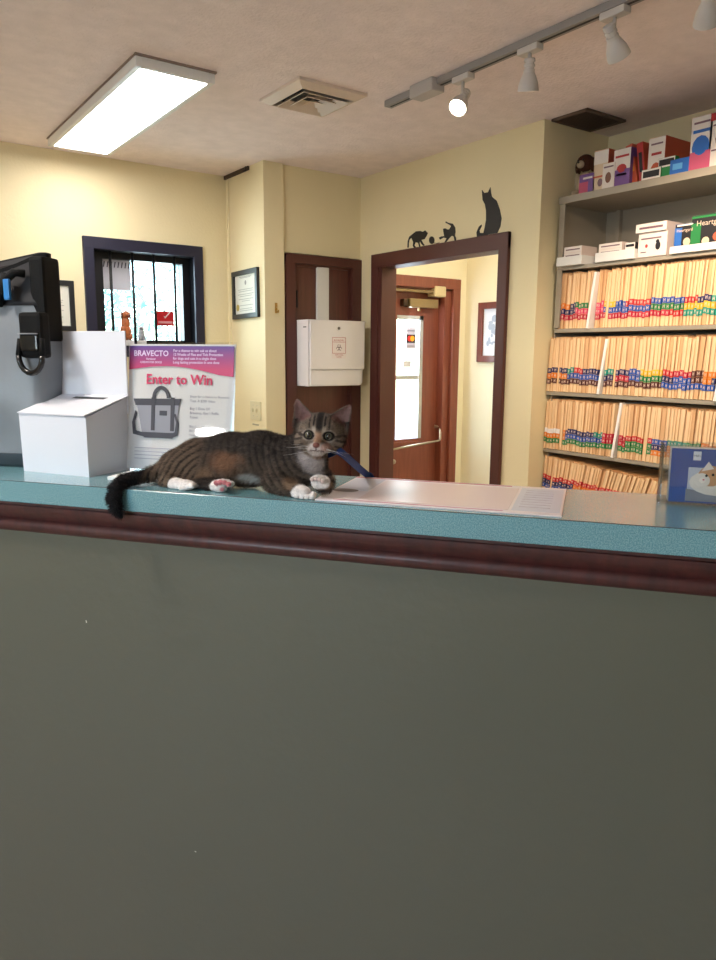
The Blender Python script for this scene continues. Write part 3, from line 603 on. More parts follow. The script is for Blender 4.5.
for row, zt in ((0, 1.655), (1, 1.355), (2, 1.072), (3, .79)):
    y = SY1-(.014 if row == 0 else -.022); nth = 0; yend = 1.50; span = y-1.60; dv = list(DIVS[row])
    hh0 = (.262, .262, .248, .245)[row]
    while y > yend:
        fr = (SY1-.012-y)/span
        if dv and fr > dv[0]:
            dv.pop(0)
            t = MB(); pl_ = M('white plastic', (244, 238, 232), .35); t.bbox(0, .013, -.004, .20, 0, .252, pl_, .001)
            o = t.build('file_divider'); o.location = (SX0-.012, y-.004, zt); o.rotation_euler = (0, math.radians(7), rotY())
            tag(o, {0: 'white plastic divider among folders on the top file row', 1: 'white plastic divider on the second file row, %s' % ('left of centre' if fr < .5 else 'nearest the right edge'), 2: 'wide white divider among folders on the third file row'}[row], 'divider', 'white dividers between the folders'); y -= .034; continue
        th = rnd.choice([.010, .012, .012, .014, .017, .02]); mi = rnd.choice([0, 0, 1, 1, 2])
        cols = next(c_ for f_, c_ in segs[row] if fr <= f_)
        me = folder_mesh(th, hh0, mi, ('f', th, mi, row))
        lean = math.radians(rnd.uniform(1.0, 3.2)) if row < 3 else math.radians(5+min(1, fr/.45)*11+rnd.uniform(-1.5, 1.5))
        o = bpy.data.objects.new('file_folder', me); COL.objects.link(o)
        yo = y
        o.location = (SX0+(.004 if row == 0 else -.012)+rnd.uniform(0, .005), yo, zt+.0); o.rotation_euler = (0, lean, rotY())
        if row == 3: o.scale = (1, 1, 1-.10*min(1, fr/.5)*rnd.uniform(.7, 1.1))
        elif rnd.random() < .25: o.scale = (1, 1, rnd.uniform(.965, .99))
        nth += 1; od = '%d%s' % (nth, 'th' if 10 < nth % 100 < 14 else {1: 'st', 2: 'nd', 3: 'rd'}.get(nth % 10, 'th'))
        tl = 'manila folder %s from the left end of %s file row, %s tab on top' % (od, ROWN[row], cols[2])
        tag(o, tl, 'folder', 'manila folders on the %s file row' % ROWN[row])
        if rnd.random() < (.93 if row < 3 else .9):
            lz = (.042, .040, .034, .085)[row]
            lm = label_mesh(th, cols, lz, (.026, .026, .024, .022)[row], ('l', th, cols, row))
            lo = bpy.data.objects.new('colour_tab', lm); COL.objects.link(lo); lo.parent = o; lo.location.z = rnd.uniform(-.005, .005)
        y -= (th+rnd.uniform(.001, .0045))/math.cos(lean) if row < 3 else th/math.cos(lean)+.002

# ---- boxes on the shelves
def carton(x, w_, d_, h_, z, front, side, label, rz=0, yd=.01, art=None, tilt=0, txt=None, topm=None, cat='box', group=None, name='medicine_box', tcol=None):
    """x local from the left end of the unit; returns the root"""
    t = thing(name, label, cat, (SX0+yd, SY1-x, z), rotY()+rz, group)
    t.rotation_euler = (0, tilt, rotY()+rz)
    mb = MB(); mb.box(0, w_, 0, d_, 0, h_, side)
    mb.build('carton', t)
    mb = MB(); mb.box(.001, w_-.001, -.0008, 0, .001, h_-.001, front); fp = mb.build('front_panel', t)
    if art:
        mb = MB()
        for kind, cx, cz, rx, rz_, mt in art:
            if kind == 'e': mb.ell((cx*w_, -.0012, cz*h_), (rx*w_, .0006, rz_*h_), mt, 14, 6)
            else: mb.box((cx-rx)*w_, (cx+rx)*w_, -.0016, -.0008, (cz-rz_)*h_, (cz+rz_)*h_, mt)
        mb.build('printed_art', fp)
    if txt: text_mesh([(s_, sz, w_*px_, h_*pz_, 'CENTER') for s_, sz, px_, pz_ in txt], tcol or BLACK, 'lettering', fp, place=(0, -.0018, 0))
    return t
def P(n_, c): return M('print '+n_, c, .5)
pk, pu, orr, rd, gr, bl, bk, ink, tn, wh = P('pink', (196, 84, 116)), P('purple', (116, 78, 142)), P('orange red', (196, 88, 58)), P('red', (178, 48, 50)), P('green', (30, 120, 60)), P('blue', (40, 100, 180)), P('black', (28, 26, 30)), P('ink', (120, 90, 100)), P('tan', (214, 190, 160)), P('white', (226, 216, 208))
bw, dogb = P('pale', (220, 200, 190)), P('dog brown', (120, 78, 60))
def sx(px, y=.0): return SY1-at(px, 200-.2*(px-569), 0, SX0).y
def sx_old(px, y=.0): 
    """unit-local x of a picture column at the shelf front"""
    return SY1-at(px, 190, 0, SX0).y
TZ = 2.262
carton(sx(577), .085, .055, .085, TZ, pu, pk, 'purple and pink low box at the left end of top shelf', art=[('b', .3, .3, .29, .29, pk), ('b', .55, .78, .3, .05, wh)])
carton(sx(591), .075, .12, .172, TZ, tn, orr, 'tall tan box standing second from left on top shelf', art=[('b', .5, .82, .5, .16, wh), ('b', .5, .35, .5, .02, orr), ('e', .5, .2, .18, .1, ink)])
carton(sx(602), .062, .10, .105, TZ, wh, bw, 'white box with dog print, third from left on top shelf', art=[('e', .5, .42, .25, .22, dogb), ('b', .5, .85, .4, .03, ink)], yd=-.004)
carton(sx(612), .085, .14, .152, TZ, wh, pu, 'white box with purple lower half near the tilted red boxes', art=[('b', .5, .22, .49, .22, pu), ('e', .5, .45, .3, .14, rd), ('b', .5, .8, .4, .03, rd), ('b', .5, .3, .3, .03, wh)], yd=.0)
carton(sx(628), .032, .15, .168, TZ, orr, orr, 'narrow orange box leaning left of its red twin', tilt=math.radians(-14), yd=.02, art=[('b', .5, .7, .4, .03, wh), ('b', .5, .4, .3, .1, P('amber', (230, 150, 40)))])
carton(sx(636), .03, .15, .165, TZ, rd, orr, 'narrow red box leaning beside the white dog boxes', tilt=math.radians(-9), yd=.02, art=[('b', .5, .5, .25, .25, bk)])
carton(sx(642), .078, .26, .172, TZ, wh, orr, 'white fronted box with long orange red side on top shelf', art=[('b', .5, .62, .3, .03, rd), ('e', .5, .22, .32, .2, orr), ('e', .5, .2, .16, .13, wh), ('b', .5, .85, .35, .02, ink)], yd=.03)
carton(sx(641.5), .09, .03, .042, TZ, wh, gr, 'small flat white and green box in front of orange sided one', art=[('b', .5, .5, .42, .3, bk)], yd=-.004)
carton(sx(657), .075, .03, .075, TZ, wh, gr, 'small green box with black band right of flat one', art=[('b', .5, .75, .45, .16, bk), ('b', .5, .25, .49, .25, gr)], yd=.001)
carton(sx(669), .085, .14, .058, TZ, bl, bl, 'low blue box before the tall pink bottomed box', art=[('b', .4, .5, .25, .2, P('sky', (90, 160, 215)))], yd=.0)
carton(sx(688), .088, .14, .200, TZ, wh, pk, 'tall white box with pink bottom and blue dog circle on top shelf', art=[('b', .5, .17, .49, .17, pk), ('e', .5, .42, .42, .22, bl), ('e', .52, .42, .22, .15, dogb), ('b', .5, .72, .4, .03, bl), ('b', .5, .88, .38, .02, ink)], yd=.0)
carton(sx(706.5), .12, .14, .200, TZ, wh, rd, 'white box with red top band at the right edge of top shelf', art=[('b', .5, .92, .49, .07, rd), ('e', .45, .5, .24, .14, dogb), ('b', .5, .3, .4, .015, ink), ('b', .5, .76, .4, .015, ink)], yd=.0)
# plush dog
pd = thing('plush_dog', 'dark brown and cream plush dog behind the boxes on top shelf', 'plush toy', (3.005, 2.385, TZ), rotY()); pd.scale = (.82, .82, .86)
PB, PC = M('plush brown', (84, 52, 38), .95, .1, bump=.5, bscale=300), M('plush cream', (200, 180, 150), .95, .1, bump=.5, bscale=300)
mb = MB(); mb.ell((0, 0, .075), (.05, .045, .075), PC); mb.ell((-.03, -.045, .03), (.02, .03, .022), PC); mb.ell((.03, -.045, .03), (.02, .03, .022), PC); mb.ell((-.035, -.03, .095), (.014, .016, .045), PC); mb.ell((.035, -.03, .095), (.014, .016, .045), PC); mb.build('body', pd, True)
mb = MB(); mb.ell((0, -.01, .19), (.052, .046, .045), PB); mb.ell((0, -.05, .178), (.024, .022, .02), PC); mb.build('head', pd, True)
for s_ in (-1, 1):
    MB().ell((s_*.052, -.005, .175), (.013, .024, .038), PB).build('ear', pd, True); MB().ell((s_*.018, -.052, .2), (.005, .004, .005), BLACK, 8, 6).build('eye', pd, True)
MB().ell((0, -.072, .185), (.008, .005, .006), BLACK, 8, 6).build('nose', pd, True)
# second level
Z2 = 1.945
def tray(x0, x1, label, h_=.035, yd=-.02):
    t = thing('display_tray', label, 'tray', (SX0+yd, SY1-x0, Z2), rotY()); w_ = x1-x0
    mb = MB(); mb.box(0, w_, 0, .003, 0, h_, WHITE); mb.box(0, .003, .003, .16, 0, h_, WHITE); mb.box(w_-.003, w_, .003, .16, 0, h_, WHITE); mb.box(.003, w_-.003, .003, .16, 0, .003, WHITE); mb.build('tray_body', t)
def s2(px): return SY1-at(px, 255, 0, SX0).y
tray(s2(561), s2(586), 'small white cardboard tray at the left end of second shelf', .04, -.03)
tray(s2(598), s2(637), 'long white cardboard tray second from left on second shelf', .04)
tray(s2(672), s2(722), 'white cardboard tray under the blue and green boxes', .028)
wb = [('b', .5, .7, .4, .03, ink), ('e', .75, .35, .05, .12, dogb), ('e', .4, .3, .04, .1, rd)]
for k in range(3):
    carton(s2(566)+k*.0005, .10, .11-.0*k, .027, Z2+.0035+.027*k+.0, wh, bw, 'flat white medicine box in left tray, %s of the stack' % ('bottom', 'middle', 'top')[k], art=[('b', .5, .5, .4, .1, ink)], yd=-.015, group='white boxes stacked on the second shelf')
for k in range(3):
    carton(s2(600), .12, .12, .025, Z2+.0035+.025*k, wh, bw, 'flat white medicine box in long tray, %s of left pile' % ('bottom', 'middle', 'top')[k], art=[('b', .5, .5, .4, .1, ink)], yd=-.01, group='white boxes stacked on the second shelf')
carton(s2(626), .05, .12, .066, Z2+.0035, wh, bk, 'white box with black marked side at the right of long tray', art=[('b', .5, .8, .4, .08, bk)], yd=-.01, group='white boxes stacked on the second shelf')
carton(s2(639), .135, .12, .10, Z2, wh, bw, 'larger white box with cat and heart prints on second shelf', art=[('b', .45, .75, .35, .03, ink), ('e', .3, .45, .05, .08, rd), ('e', .7, .42, .09, .18, bk), ('e', .68, .6, .06, .08, bk), ('b', .2, .2, .1, .02, ink)], yd=-.01, group='white boxes stacked on the second shelf')
carton(s2(637), .145, .13, .036, Z2+.1, wh, bw, 'flat white box lying on top of larger white box', art=[('b', .5, .5, .38, .12, ink)], yd=-.02, group='white boxes stacked on the second shelf')
carton(s2(674), .078, .12, .112, Z2+.0035, bk, bl, 'blue and black medicine box on second shelf', art=[('b', .2, .45, .2, .42, bl), ('e', .7, .35, .2, .15, tn), ('b', .55, .95, .44, .03, wh)], txt=[('Heartgard', .017, .55, .72)], tcol=FONTW, yd=-.005)
carton(s2(690), .16, .12, .135, Z2+.0035, bk, gr, 'green and black medicine box at right edge of second shelf', art=[('b', .13, .4, .13, .38, gr), ('e', .7, .35, .12, .13, orr), ('e', .4, .25, .1, .12, tn), ('b', .5, .95, .49, .03, gr)], txt=[('Heartgard', .03, .52, .70)], tcol=FONTW, yd=-.005)

# ------------------------------------------------------------------ things on the counter (counter frame: x along, -y toward visitor)
def CT(name, label, cat, s, t, z=CZ, rz=0): return thing(name, label, cat, cpt(s, t, z), TH+rz)
# ballot box: front bottom corners from the counter plane
s1, t1 = ctop(89, 477.3); BA = math.radians(-7); W_ = .180; s0, t0 = s1-W_*math.cos(BA), t1-W_*math.sin(BA)
bb = CT('ballot_box', 'white cardboard ballot box with slot and tall header card', 'ballot box', s0, t0, CZ, BA)
Dp = .120
hf, hb_ = .122, .154
mb = MB(); mb.add([(0, 0, 0), (W_, 0, 0), (W_, Dp, 0), (0, Dp, 0), (-.004, 0, hf), (W_, 0, hf-.002), (W_, Dp, hb_), (-.004, Dp, hb_)], [(0, 1, 5, 4), (1, 2, 6, 5), (2, 3, 7, 6), (3, 0, 4, 7), (3, 2, 1, 0), (4, 5, 6, 7)], CARD); mb.build('box_body', bb)
mb = MB(); zz = lambda y: hf+(hb_-hf)*y/Dp+.0012
mb.add([(-.006, -.002, zz(0)-.001), (W_-.002, -.002, zz(0)-.001), (W_+.006, Dp, zz(Dp)+.002), (-.006, Dp, zz(Dp)), (-.006, -.002, zz(0)+.001), (W_-.002, -.002, zz(0)+.001), (W_+.006, Dp, zz(Dp)+.004), (-.006, Dp, zz(Dp)+.002)], [(0, 1, 2, 3), (4, 5, 6, 7), (0, 1, 5, 4), (1, 2, 6, 5), (2, 3, 7, 6), (3, 0, 4, 7)], CARD); lid = mb.build('slanted_lid', bb)
mb = MB(); ys = Dp*.74; mb.add([(W_*.30, ys, zz(ys)+.0035), (W_*.80, ys, zz(ys)+.0038), (W_*.82, ys+.012, zz(ys+.012)+.0038), (W_*.31, ys+.012, zz(ys+.012)+.0035)], [(0, 1, 2, 3)], BLACK); mb.build('slot', lid)
MB().bbox(-.006, W_+.004, Dp-.002, Dp+.0015, .12, .293, CARD, .0006, 1).build('header_card', bb)
# paper pad under the cat's tail
sa, ta = ctop(107, 480)
pad = CT('paper_pad', 'thin stack of white paper slips under the kitten tail side', 'paper', sa, 1.222, CZ)
MB().bbox(0, .15, 0, .075, 0, .007, PAPER, .0008, 1).build('sheets', pad)
# sign holder with poster
SG = CT('sign_poster', 'upright white poster sign reading Enter to Win in clear holder', 'sign', -.937, 1.345, CZ, 0)
pw, ph_ = .250, .268
lean = Matrix.Rotation(math.radians(-6.5), 4, 'X')
hold = MB().bbox(-.002, pw+.002, -.0022, -.001, 0.002, ph_+.004, glassy('sign acrylic', (252, 252, 252), .06, .03), .0004, 1, lean).build('clear_front', SG)
MB().box(0, pw, -.0008, .0005, .004, ph_, PAPER, lean).build('poster_sheet', SG)
MB().bbox(0, pw, .0006, .075, 0, .0025, glassy('sign acrylic', (252, 252, 252), .06, .03), .0008, 1).build('holder_base', SG)
ban = bpy.data.materials.new('banner gradient'); ban.use_nodes = True; t_ = ban.node_tree; tcn = t_.nodes.new('ShaderNodeTexCoord'); sp = t_.nodes.new('ShaderNodeSeparateXYZ'); mr = t_.nodes.new('ShaderNodeMapRange'); mr.inputs[1].default_value = ph_-.052; mr.inputs[2].default_value = ph_-.004
rp = t_.nodes.new('ShaderNodeValToRGB'); rp.color_ramp.elements[0].color = (*lin((196, 50, 102)), 1); rp.color_ramp.elements[1].color = (*lin((92, 62, 140)), 1)
t_.links.new(tcn.outputs['Object'], sp.inputs[0]); t_.links.new(sp.outputs[2], mr.inputs[0]); t_.links.new(mr.outputs[0], rp.inputs[0]); t_.links.new(rp.outputs[0], t_.nodes['Principled BSDF'].inputs['Base Color']); t_.nodes['Principled BSDF'].inputs['Roughness'].default_value = .4
PT = SG
def onp(o): o.matrix_local = lean @ Matrix.Translation((0, -.0026, 0)); return o
curve_ = [(pw*.01+pw*.98*i/16, ph_-.054+.010*math.sin(math.pi*min(1, i/16*1.15))-.012*(i/16)**2) for i in range(17)]
onp(MB().prism(curve_+[(pw*.99, ph_-.004), (pw*.01, ph_-.004)], -.0004, 0, ban).build('banner', PT))
LILAC = P('banner text', (226, 200, 232)); DPK = P('magenta text', (206, 44, 92)); GT = P('grey text', (120, 112, 128)); BAGC = P('bag grey', (150, 148, 156)); BAGD = P('bag dark', (62, 58, 66))
def ptext(lines, mat, nm, bold=0): 
    o = text_mesh(lines, mat, nm, PT, bold=bold); o.matrix_local = lean @ Matrix.Translation((0, -.0034, 0)); return o
ptext([('BRAVECTO', .0165, pw*.22, ph_-.025, 'CENTER'), ('fluralaner', .006, pw*.22, ph_-.033, 'CENTER'), ('CHEWS FOR DOGS', .006, pw*.22, ph_-.040, 'CENTER'), ('For a chance to win ask us about', .0075, pw*.43, ph_-.016, 'LEFT'), ('12 Weeks of Flea and Tick Protection', .0075, pw*.43, ph_-.024, 'LEFT'), ('for dogs and cats in a single dose', .0075, pw*.43, ph_-.032, 'LEFT'), ('Long lasting protection in one dose', .0075, pw*.43, ph_-.040, 'LEFT')], LILAC, 'banner_lettering', .02)
ptext([('Enter to Win', .029, pw*.49, ph_-.083, 'CENTER')], DPK, 'headline', .022)
ptext([('Enter for a chance to Bravecto', .0072, pw*.60, ph_-.110, 'LEFT'), ('Tote. A $200 Value.', .0072, pw*.60, ph_-.119, 'LEFT'), ('Buy 1 Dose Of', .0075, pw*.60, ph_-.135, 'LEFT'), ('Bravecto, Get 1 Raffle', .0075, pw*.60, ph_-.144, 'LEFT'), ('Ticket', .0075, pw*.60, ph_-.153, 'LEFT'), ('Buy 2 doses of', .0072, pw*.60, ph_-.172, 'LEFT'), ('Bravecto, Get 3 raffle', .0072, pw*.60, ph_-.181, 'LEFT'), ('Tickets', .0072, pw*.60, ph_-.190, 'LEFT')], GT, 'body_lettering')
mb = MB()
for k in range(4): mb.box(pw*.08, pw*.62, -.0006, 0, .026+k*.0075, .0275+k*.0075, P('fine print', (172, 166, 180)))
onp(mb.build('fine_print', PT))
zc_ = ph_-.145
mb = MB(); X = lambda u: pw*u
mb.prism([(X(.09), zc_+.020), (X(.50), zc_+.020), (X(.465), zc_-.045), (X(.15), zc_-.045)], -.0004, 0, BAGC)
mb.prism([(X(.06), zc_+.030), (X(.52), zc_+.032), (X(.50), zc_+.018), (X(.08), zc_+.016)], -.0008, 0, BAGD)
mb.prism([(X(.14), zc_-.040), (X(.47), zc_-.040), (X(.44), zc_-.052), (X(.17), zc_-.052)], -.0008, 0, BAGD)
for u in (.235, .42): mb.box(X(u), X(u+.035), -.0012, 0, zc_-.036, zc_+.034, BAGD)
ar = [(X(.325)+X(.085)*math.cos(a*.2618), zc_+.032+.026*math.sin(a*.2618)) for a in range(13)]; ai = [(X(.325)+X(.055)*math.cos(a*.2618), zc_+.032+.018*math.sin(a*.2618)) for a in range(13)][::-1]
mb.prism(ar+ai, -.0012, 0, BAGD)
mb.prism([(X(.08), zc_+.005), (X(.05), zc_-.02), (X(.06), zc_-.045), (X(.17), zc_-.05), (X(.17), zc_-.042), (X(.085), zc_-.037), (X(.075), zc_-.018), (X(.10), zc_+.0)], -.001, 0, BAGD)
mb.prism([(X(.47), zc_+.0), (X(.50), zc_-.02), (X(.49), zc_-.045), (X(.42), zc_-.052), (X(.42), zc_-.043), (X(.465), zc_-.038), (X(.475), zc_-.018), (X(.45), zc_-.0)], -.001, 0, BAGD)
mb.box(X(.315), X(.385), -.0012, 0, zc_-.004, zc_+.006, BAGD)
onp(mb.build('bag_picture', PT))

# desk mat / calendar
ma = ctop(562, 517.5); mb_ = ctop(562, 487); mc = ctop(345, 476.5); md = ctop(322, 501.5)
mat = CT('desk_mat', 'large glossy pinkish white desk mat lying on counter beside kitten', 'desk mat', -.44, 1.168, CZ, 0)
MG = M('glossy mat paper', (244, 230, 232), .22, .5); MPR = M('mat lilac print', (216, 216, 230), .25); MPK = M('mat pink field', (236, 214, 212), .25)
L_ = .412; W2 = .250
MB().bbox(0, L_, 0, W2, 0, .0022, MG, .0006, 1).build('sheet', mat)
mb = MB(); mb.box(.07, L_-.085, .02, W2-.03, .0022, .0027, MPK); mb.build('centre_field', mat)
MB().box(.005, .065, .10, W2-.02, .0022, .0027, MPR).build('side_field', mat); MB().box(L_-.08, L_-.004, .02, W2-.02, .0022, .0027, MPR).build('side_field', mat)
mb = MB(); mb.box(.0, L_-.10, W2-.012, W2-.008, .0022, .0028, P('mat red', (170, 60, 80))); mb.box(.03, .32, .008, .012, .0022, .0028, P('mat rose', (196, 140, 146)))
for k in range(8): mb.box(L_-.07, L_-.02, .05+k*.022, .0515+k*.022, .0027, .0031, P('fine print', (172, 166, 180)))
mb.build('printed_lines', mat)
so, to_ = ctop(345, 491.5)
mb = MB(); mb.ell((so+.44, to_-1.168, .0028), (.026, .016, .0008), P('mat brown', (92, 66, 62)), 20, 6); mb.build('brown_logo', mat)
# brochure holder at the right
BH = CT('brochure_holder', 'clear acrylic brochure holder at the right edge of counter', 'brochure holder', .128, 1.338, CZ, 0)
hw = .135; hh = .103
mb = MB(); mb.bbox(0, hw, 0, .0025, .0, hh, ACRYL, .001, 2); mb.build('front_wall', BH)
mb = MB(); mb.bbox(0, hw, .040, .0425, 0, hh+.002, ACRYL, .001, 2); mb.build('back_wall', BH)
mb = MB(); mb.bbox(-.001, .0015, .001, .042, 0, hh, glassy('acrylic side', (190, 196, 200), .3, .15), .0005, 1); mb.build('side_wall', BH); mb = MB(); mb.bbox(hw-.0015, hw+.001, .001, .042, 0, hh, ACRYL, .0005, 1); mb.build('side_wall', BH)
MB().bbox(-.002, hw+.002, -.002, .044, -.0, .004, ACRYL, .0015, 2).build('holder_base', BH)
BR2 = CT('brochure', 'blue brochures with orange and white cat photo inside the holder', 'brochure', .142, 1.3425, CZ+.0045, 0)
BLU = M('brochure blue', (34, 84, 168), .35); bw_, bh_ = .115, .092
MB().box(0, bw_, 0, .028, 0, bh_, PAPER).build('paper_stack', BR2)
cv = MB().box(0, bw_, -.0012, 0, 0, bh_, BLU).build('cover', BR2)
mb = MB(); mb.box(.028, bw_, -.0018, -.0012, .008, bh_*.66, P('photo white', (214, 214, 224)))
mb.prism([(.026, .003), (bw_, .003), (bw_, .012), (.026, .024)], -.0022, -.0012, P('photo grey', (132, 132, 142))); mb.build('photo_background', cv)
mb = MB(); CO, CW = P('cat orange', (206, 150, 104)), P('cat cream', (232, 220, 208))
mb.ell((.072, -.0022, .036), (.042, .0012, .022), CW, 20, 8); mb.ell((.064, -.003, .047), (.021, .001, .018), CO, 20, 8); mb.ell((.050, -.0036, .040), (.013, .001, .012), CW, 16, 8)
mb.prism([(.048, .055), (.058, .072), (.067, .060)], -.0042, -.003, CW); mb.prism([(.070, .060), (.082, .070), (.084, .052)], -.0042, -.003, CO)
mb.ell((.095, -.003, .03), (.02, .001, .022), CO, 16, 8); mb.build('cat_photo', cv)
mb = MB(); mb.ell((.056, -.0045, .048), (.002, .0006, .0024), BLACK, 8, 6); mb.ell((.066, -.0045, .050), (.002, .0006, .0024), BLACK, 8, 6); mb.ell((.052, -.0048, .041), (.0018, .0005, .0014), P('nose pink', (206, 120, 120)), 8, 6); mb.build('cat_eyes', cv)
mb = MB(); mb.box(.034, .046, -.0022, -.0012, .073, .088, PAPER); lg = mb.build('logo_patch', cv)
text_mesh([("Hill's", .0052, .040, .079, 'CENTER')], bk, 'logo_lettering', lg, place=(0, -.0024, 0))

# tote bag
TB = CT('tote_bag', 'large grey fabric tote bag with black top at the left edge', 'bag', -1.352, 1.35, CZ, 0)
GF = M('grey tarpaulin', (122, 127, 134), .42, .5, bump=.15, bscale=25, var=.06, vscale=8); BF = M('black webbing', (10, 10, 12), .7, .2, bump=.2, bscale=500); DG = M('charcoal panel', (42, 42, 46), .6, .3)
def sect(z, hw_, hd, n_=40, wr=0):
    pts = []
    for k in range(n_):
        a = 2*math.pi*k/n_; c_, s_ = math.cos(a), math.sin(a); e_ = .45
        x = hw_*math.copysign(abs(c_)**e_, c_); y = hd*math.copysign(abs(s_)**e_, s_)
        w__ = wr*noise.noise(Vector((x*9, y*9, z*9)))
        pts.append((x*(1+w__*.15), y*(1+w__*1.4), z))
    return pts
hgt = .452
lv = [(0.0, .212, .055), (.006, .218, .06), (.03, .220, .062)]
MB().loft([sect(*l) for l in lv], M('dark slate base', (52, 60, 68), .5)).build('base_panel', TB, 60)
body = []
for i in range(24):
    f = i/23; z = .03+f*.318; hw_ = .221+.017*math.sin(f*2.6)+.008*f; hd = .063*(1-f)+.040*f+.010*math.sin(f*math.pi); body.append(sect(z, hw_, hd, 60, .14))
MB().loft(body, GF, cap=False).build('fabric_body', TB, True)
up = []
def sag(x): return .062*(1-math.exp(-max(0, .225-x)*7))
for i in range(12):
    f = i/11; z = .345+f*(hgt-.345); up.append([(x, y_, z_-sag(x)*f) for x, y_, z_ in sect(z, .2485-.006*f, .041-.028*f, 60, .06*(1-f))])
MB().loft(up, DG, cap=True).build('upper_panel', TB, True)
mb = MB(); mb.loft([[(x, y_, z_-sag(x)) for x, y_, z_ in r_] for r_ in (sect(hgt-.006, .245, .0155, 60), sect(hgt+.002, .245, .0155, 60), sect(hgt+.004, .240, .010, 60))], BF); mb.build('top_binding', TB, 60)
# side strap, buckle and ring, on the visitor-side right end
mb = MB(); mb.bbox(.213, .249, -.030, .026, .27, hgt-.006, BF, .008); mb.build('side_strap', TB)
bk_ = MB(); bk_.bbox(.206, .262, -.062, -.03, .235, .33, BF, .008); bk_.bbox(.212, .256, -.068, -.06, .25, .285, M('buckle plastic', (14, 14, 16), .25), .004); bk_.build('buckle', TB)
rg = MB(); rg.tube([(.236+.030*math.cos(a*.314), -.066, .240+.036*math.sin(a*.314)) for a in range(10, 21)], .006, M('buckle plastic', (14, 14, 16), .25), 10); rg.tube([(.206, -.066, .240), (.208, -.06, .275)], .006, BF, 8); rg.tube([(.266, -.066, .240), (.262, -.06, .275)], .006, BF, 8); rg.build('strap_loop', TB, True)
mb = MB(); mb.bbox(.210, .258, -.0705, -.066, .284, .2865, M('grey edge', (150, 150, 155), .3, metal=.4), .0005, 1); mb.build('metal_edge', TB)
hs = MB(); hs.tube([(.12, -.035, .36), (.15, -.052, .385), (.19, -.045, .412), (.205, -.03, .41)], .009, BF, 8); hs.tube([(.145, -.046, .345), (.165, -.052, .385), (.17, -.046, .41)], .009, BF, 8); hs.build('carry_handle', TB, True)
BLW = M('blue webbing', (40, 120, 190), .5)
mb = MB(); mb.bbox(.172, .187, -.060, -.052, .355, .398, BLW, .003); mb.bbox(.128, .158, -.055, -.047, .383, .397, BLW, .003); mb.build('blue_tag', TB)

# ------------------------------------------------------------------ KITTEN
def K(px, py, t):
    s, z = cfr(px, py, t); return np.array([s, t, z])
prims = []   # (kind, data, k)
def rc(a, b, ra, rb, k=.012): prims.append(('rc', (np.array(a), np.array(b), ra, rb), k))
def el(c_, r_, ax=None, k=.012): prims.append(('el', (np.array(c_), np.array(r_), ax), k))
def chain(pts, k=.012):
    for (a, ra), (b, rb) in zip(pts, pts[1:]): rc(a, b, ra, rb, k)
chain([(K(176, 466, 1.238), .029), (K(200, 461, 1.245), .038), (K(230, 457, 1.245), .040), (K(262, 456, 1.243), .040), (K(286, 462, 1.238), .037)], .02)
chain([(K(286, 458, 1.238), .034), (K(306, 449, 1.232), .026), (K(318, 440, 1.23), .025)], .02)
el(K(303, 466, 1.222), (.028, .03, .034), None, .02); el(K(314, 461, 1.215), (.022, .022, .026), None, .015)
# haunch and hind legs
el(K(184, 468, 1.222), (.036, .028, .031), None, .015)
chain([(K(172, 474, 1.212), .020), (K(168, 480, 1.20), .014), (K(176, 485, 1.188), .0115), (K(187, 486, 1.18), .0115)], .008)
chain([(K(196, 474, 1.215), .022), (K(196, 483, 1.205), .013), (K(212, 485.5, 1.192), .0095), (K(221, 487, 1.182), .0115)], .008)
chain([(K(205, 472, 1.215), .020), (K(228, 474, 1.215), .014), (K(244, 480, 1.232), .009), (K(254, 481.5, 1.236), .009)], .01)
rc(K(235, 472, 1.235), K(268, 472, 1.235), .014, .014, .02)
# forelegs
chain([(K(283, 466, 1.218), .028), (K(274, 480, 1.207), .0185), (K(286, 487, 1.195), .0145), (K(299, 492, 1.183), .0115), (K(304, 494, 1.180), .013)], .010)
chain([(K(312, 472, 1.222), .020), (K(325, 480, 1.21), .0135), (K(325, 485, 1.20), .012), (K(318, 482, 1.192), .012)], .008)
toes = []
for i in range(4):
    p = K(296.5+i*5.2, 498.0-(1.2 if i in (0, 3) else 0)+i*.1, 1.1685+.002*(i in (0, 3))); prims.append(('rc', (p, p+np.array([-.002, .012, .003]), .0052, .0050), .0015)); toes.append(p)
for i in range(4):
    p = K(312.5+i*3.4, 480.5-2.6*math.sin(.5+i*.8)+.6*i, 1.181); prims.append(('rc', (p, p+np.array([.001, .012, .0]), .0044, .0044), .0012)); toes.append(p)
for i in range(4):
    p = K(181.5+i*3.4, 489.3-i*1.1, 1.169); prims.append(('rc', (p, p+np.array([-.003, .008, .002]), .0046, .0046), .0015))
pads = []
for i in range(4):
    p = K(216+i*4.2, 483.5+.5*i-2.0*math.sin(.4+i*.8), 1.172); prims.append(('rc', (p, p+np.array([.001, .010, .0]), .0045, .005), .0015)); pads.append(p)
pads.append(K(223, 490, 1.1735))
# tail
tailp = [(K(166, 468, 1.225), .014), (K(150, 474.5, 1.205), .0105), (K(136, 478, 1.183), .0095), (K(124, 481, 1.160), .0095), (K(116, 488, 1.141), .0095), (K(113.5, 499, 1.134), .0092), (K(116, 509, 1.134), .008), (K(121, 517, 1.136), .004)]
chain(tailp, .010)
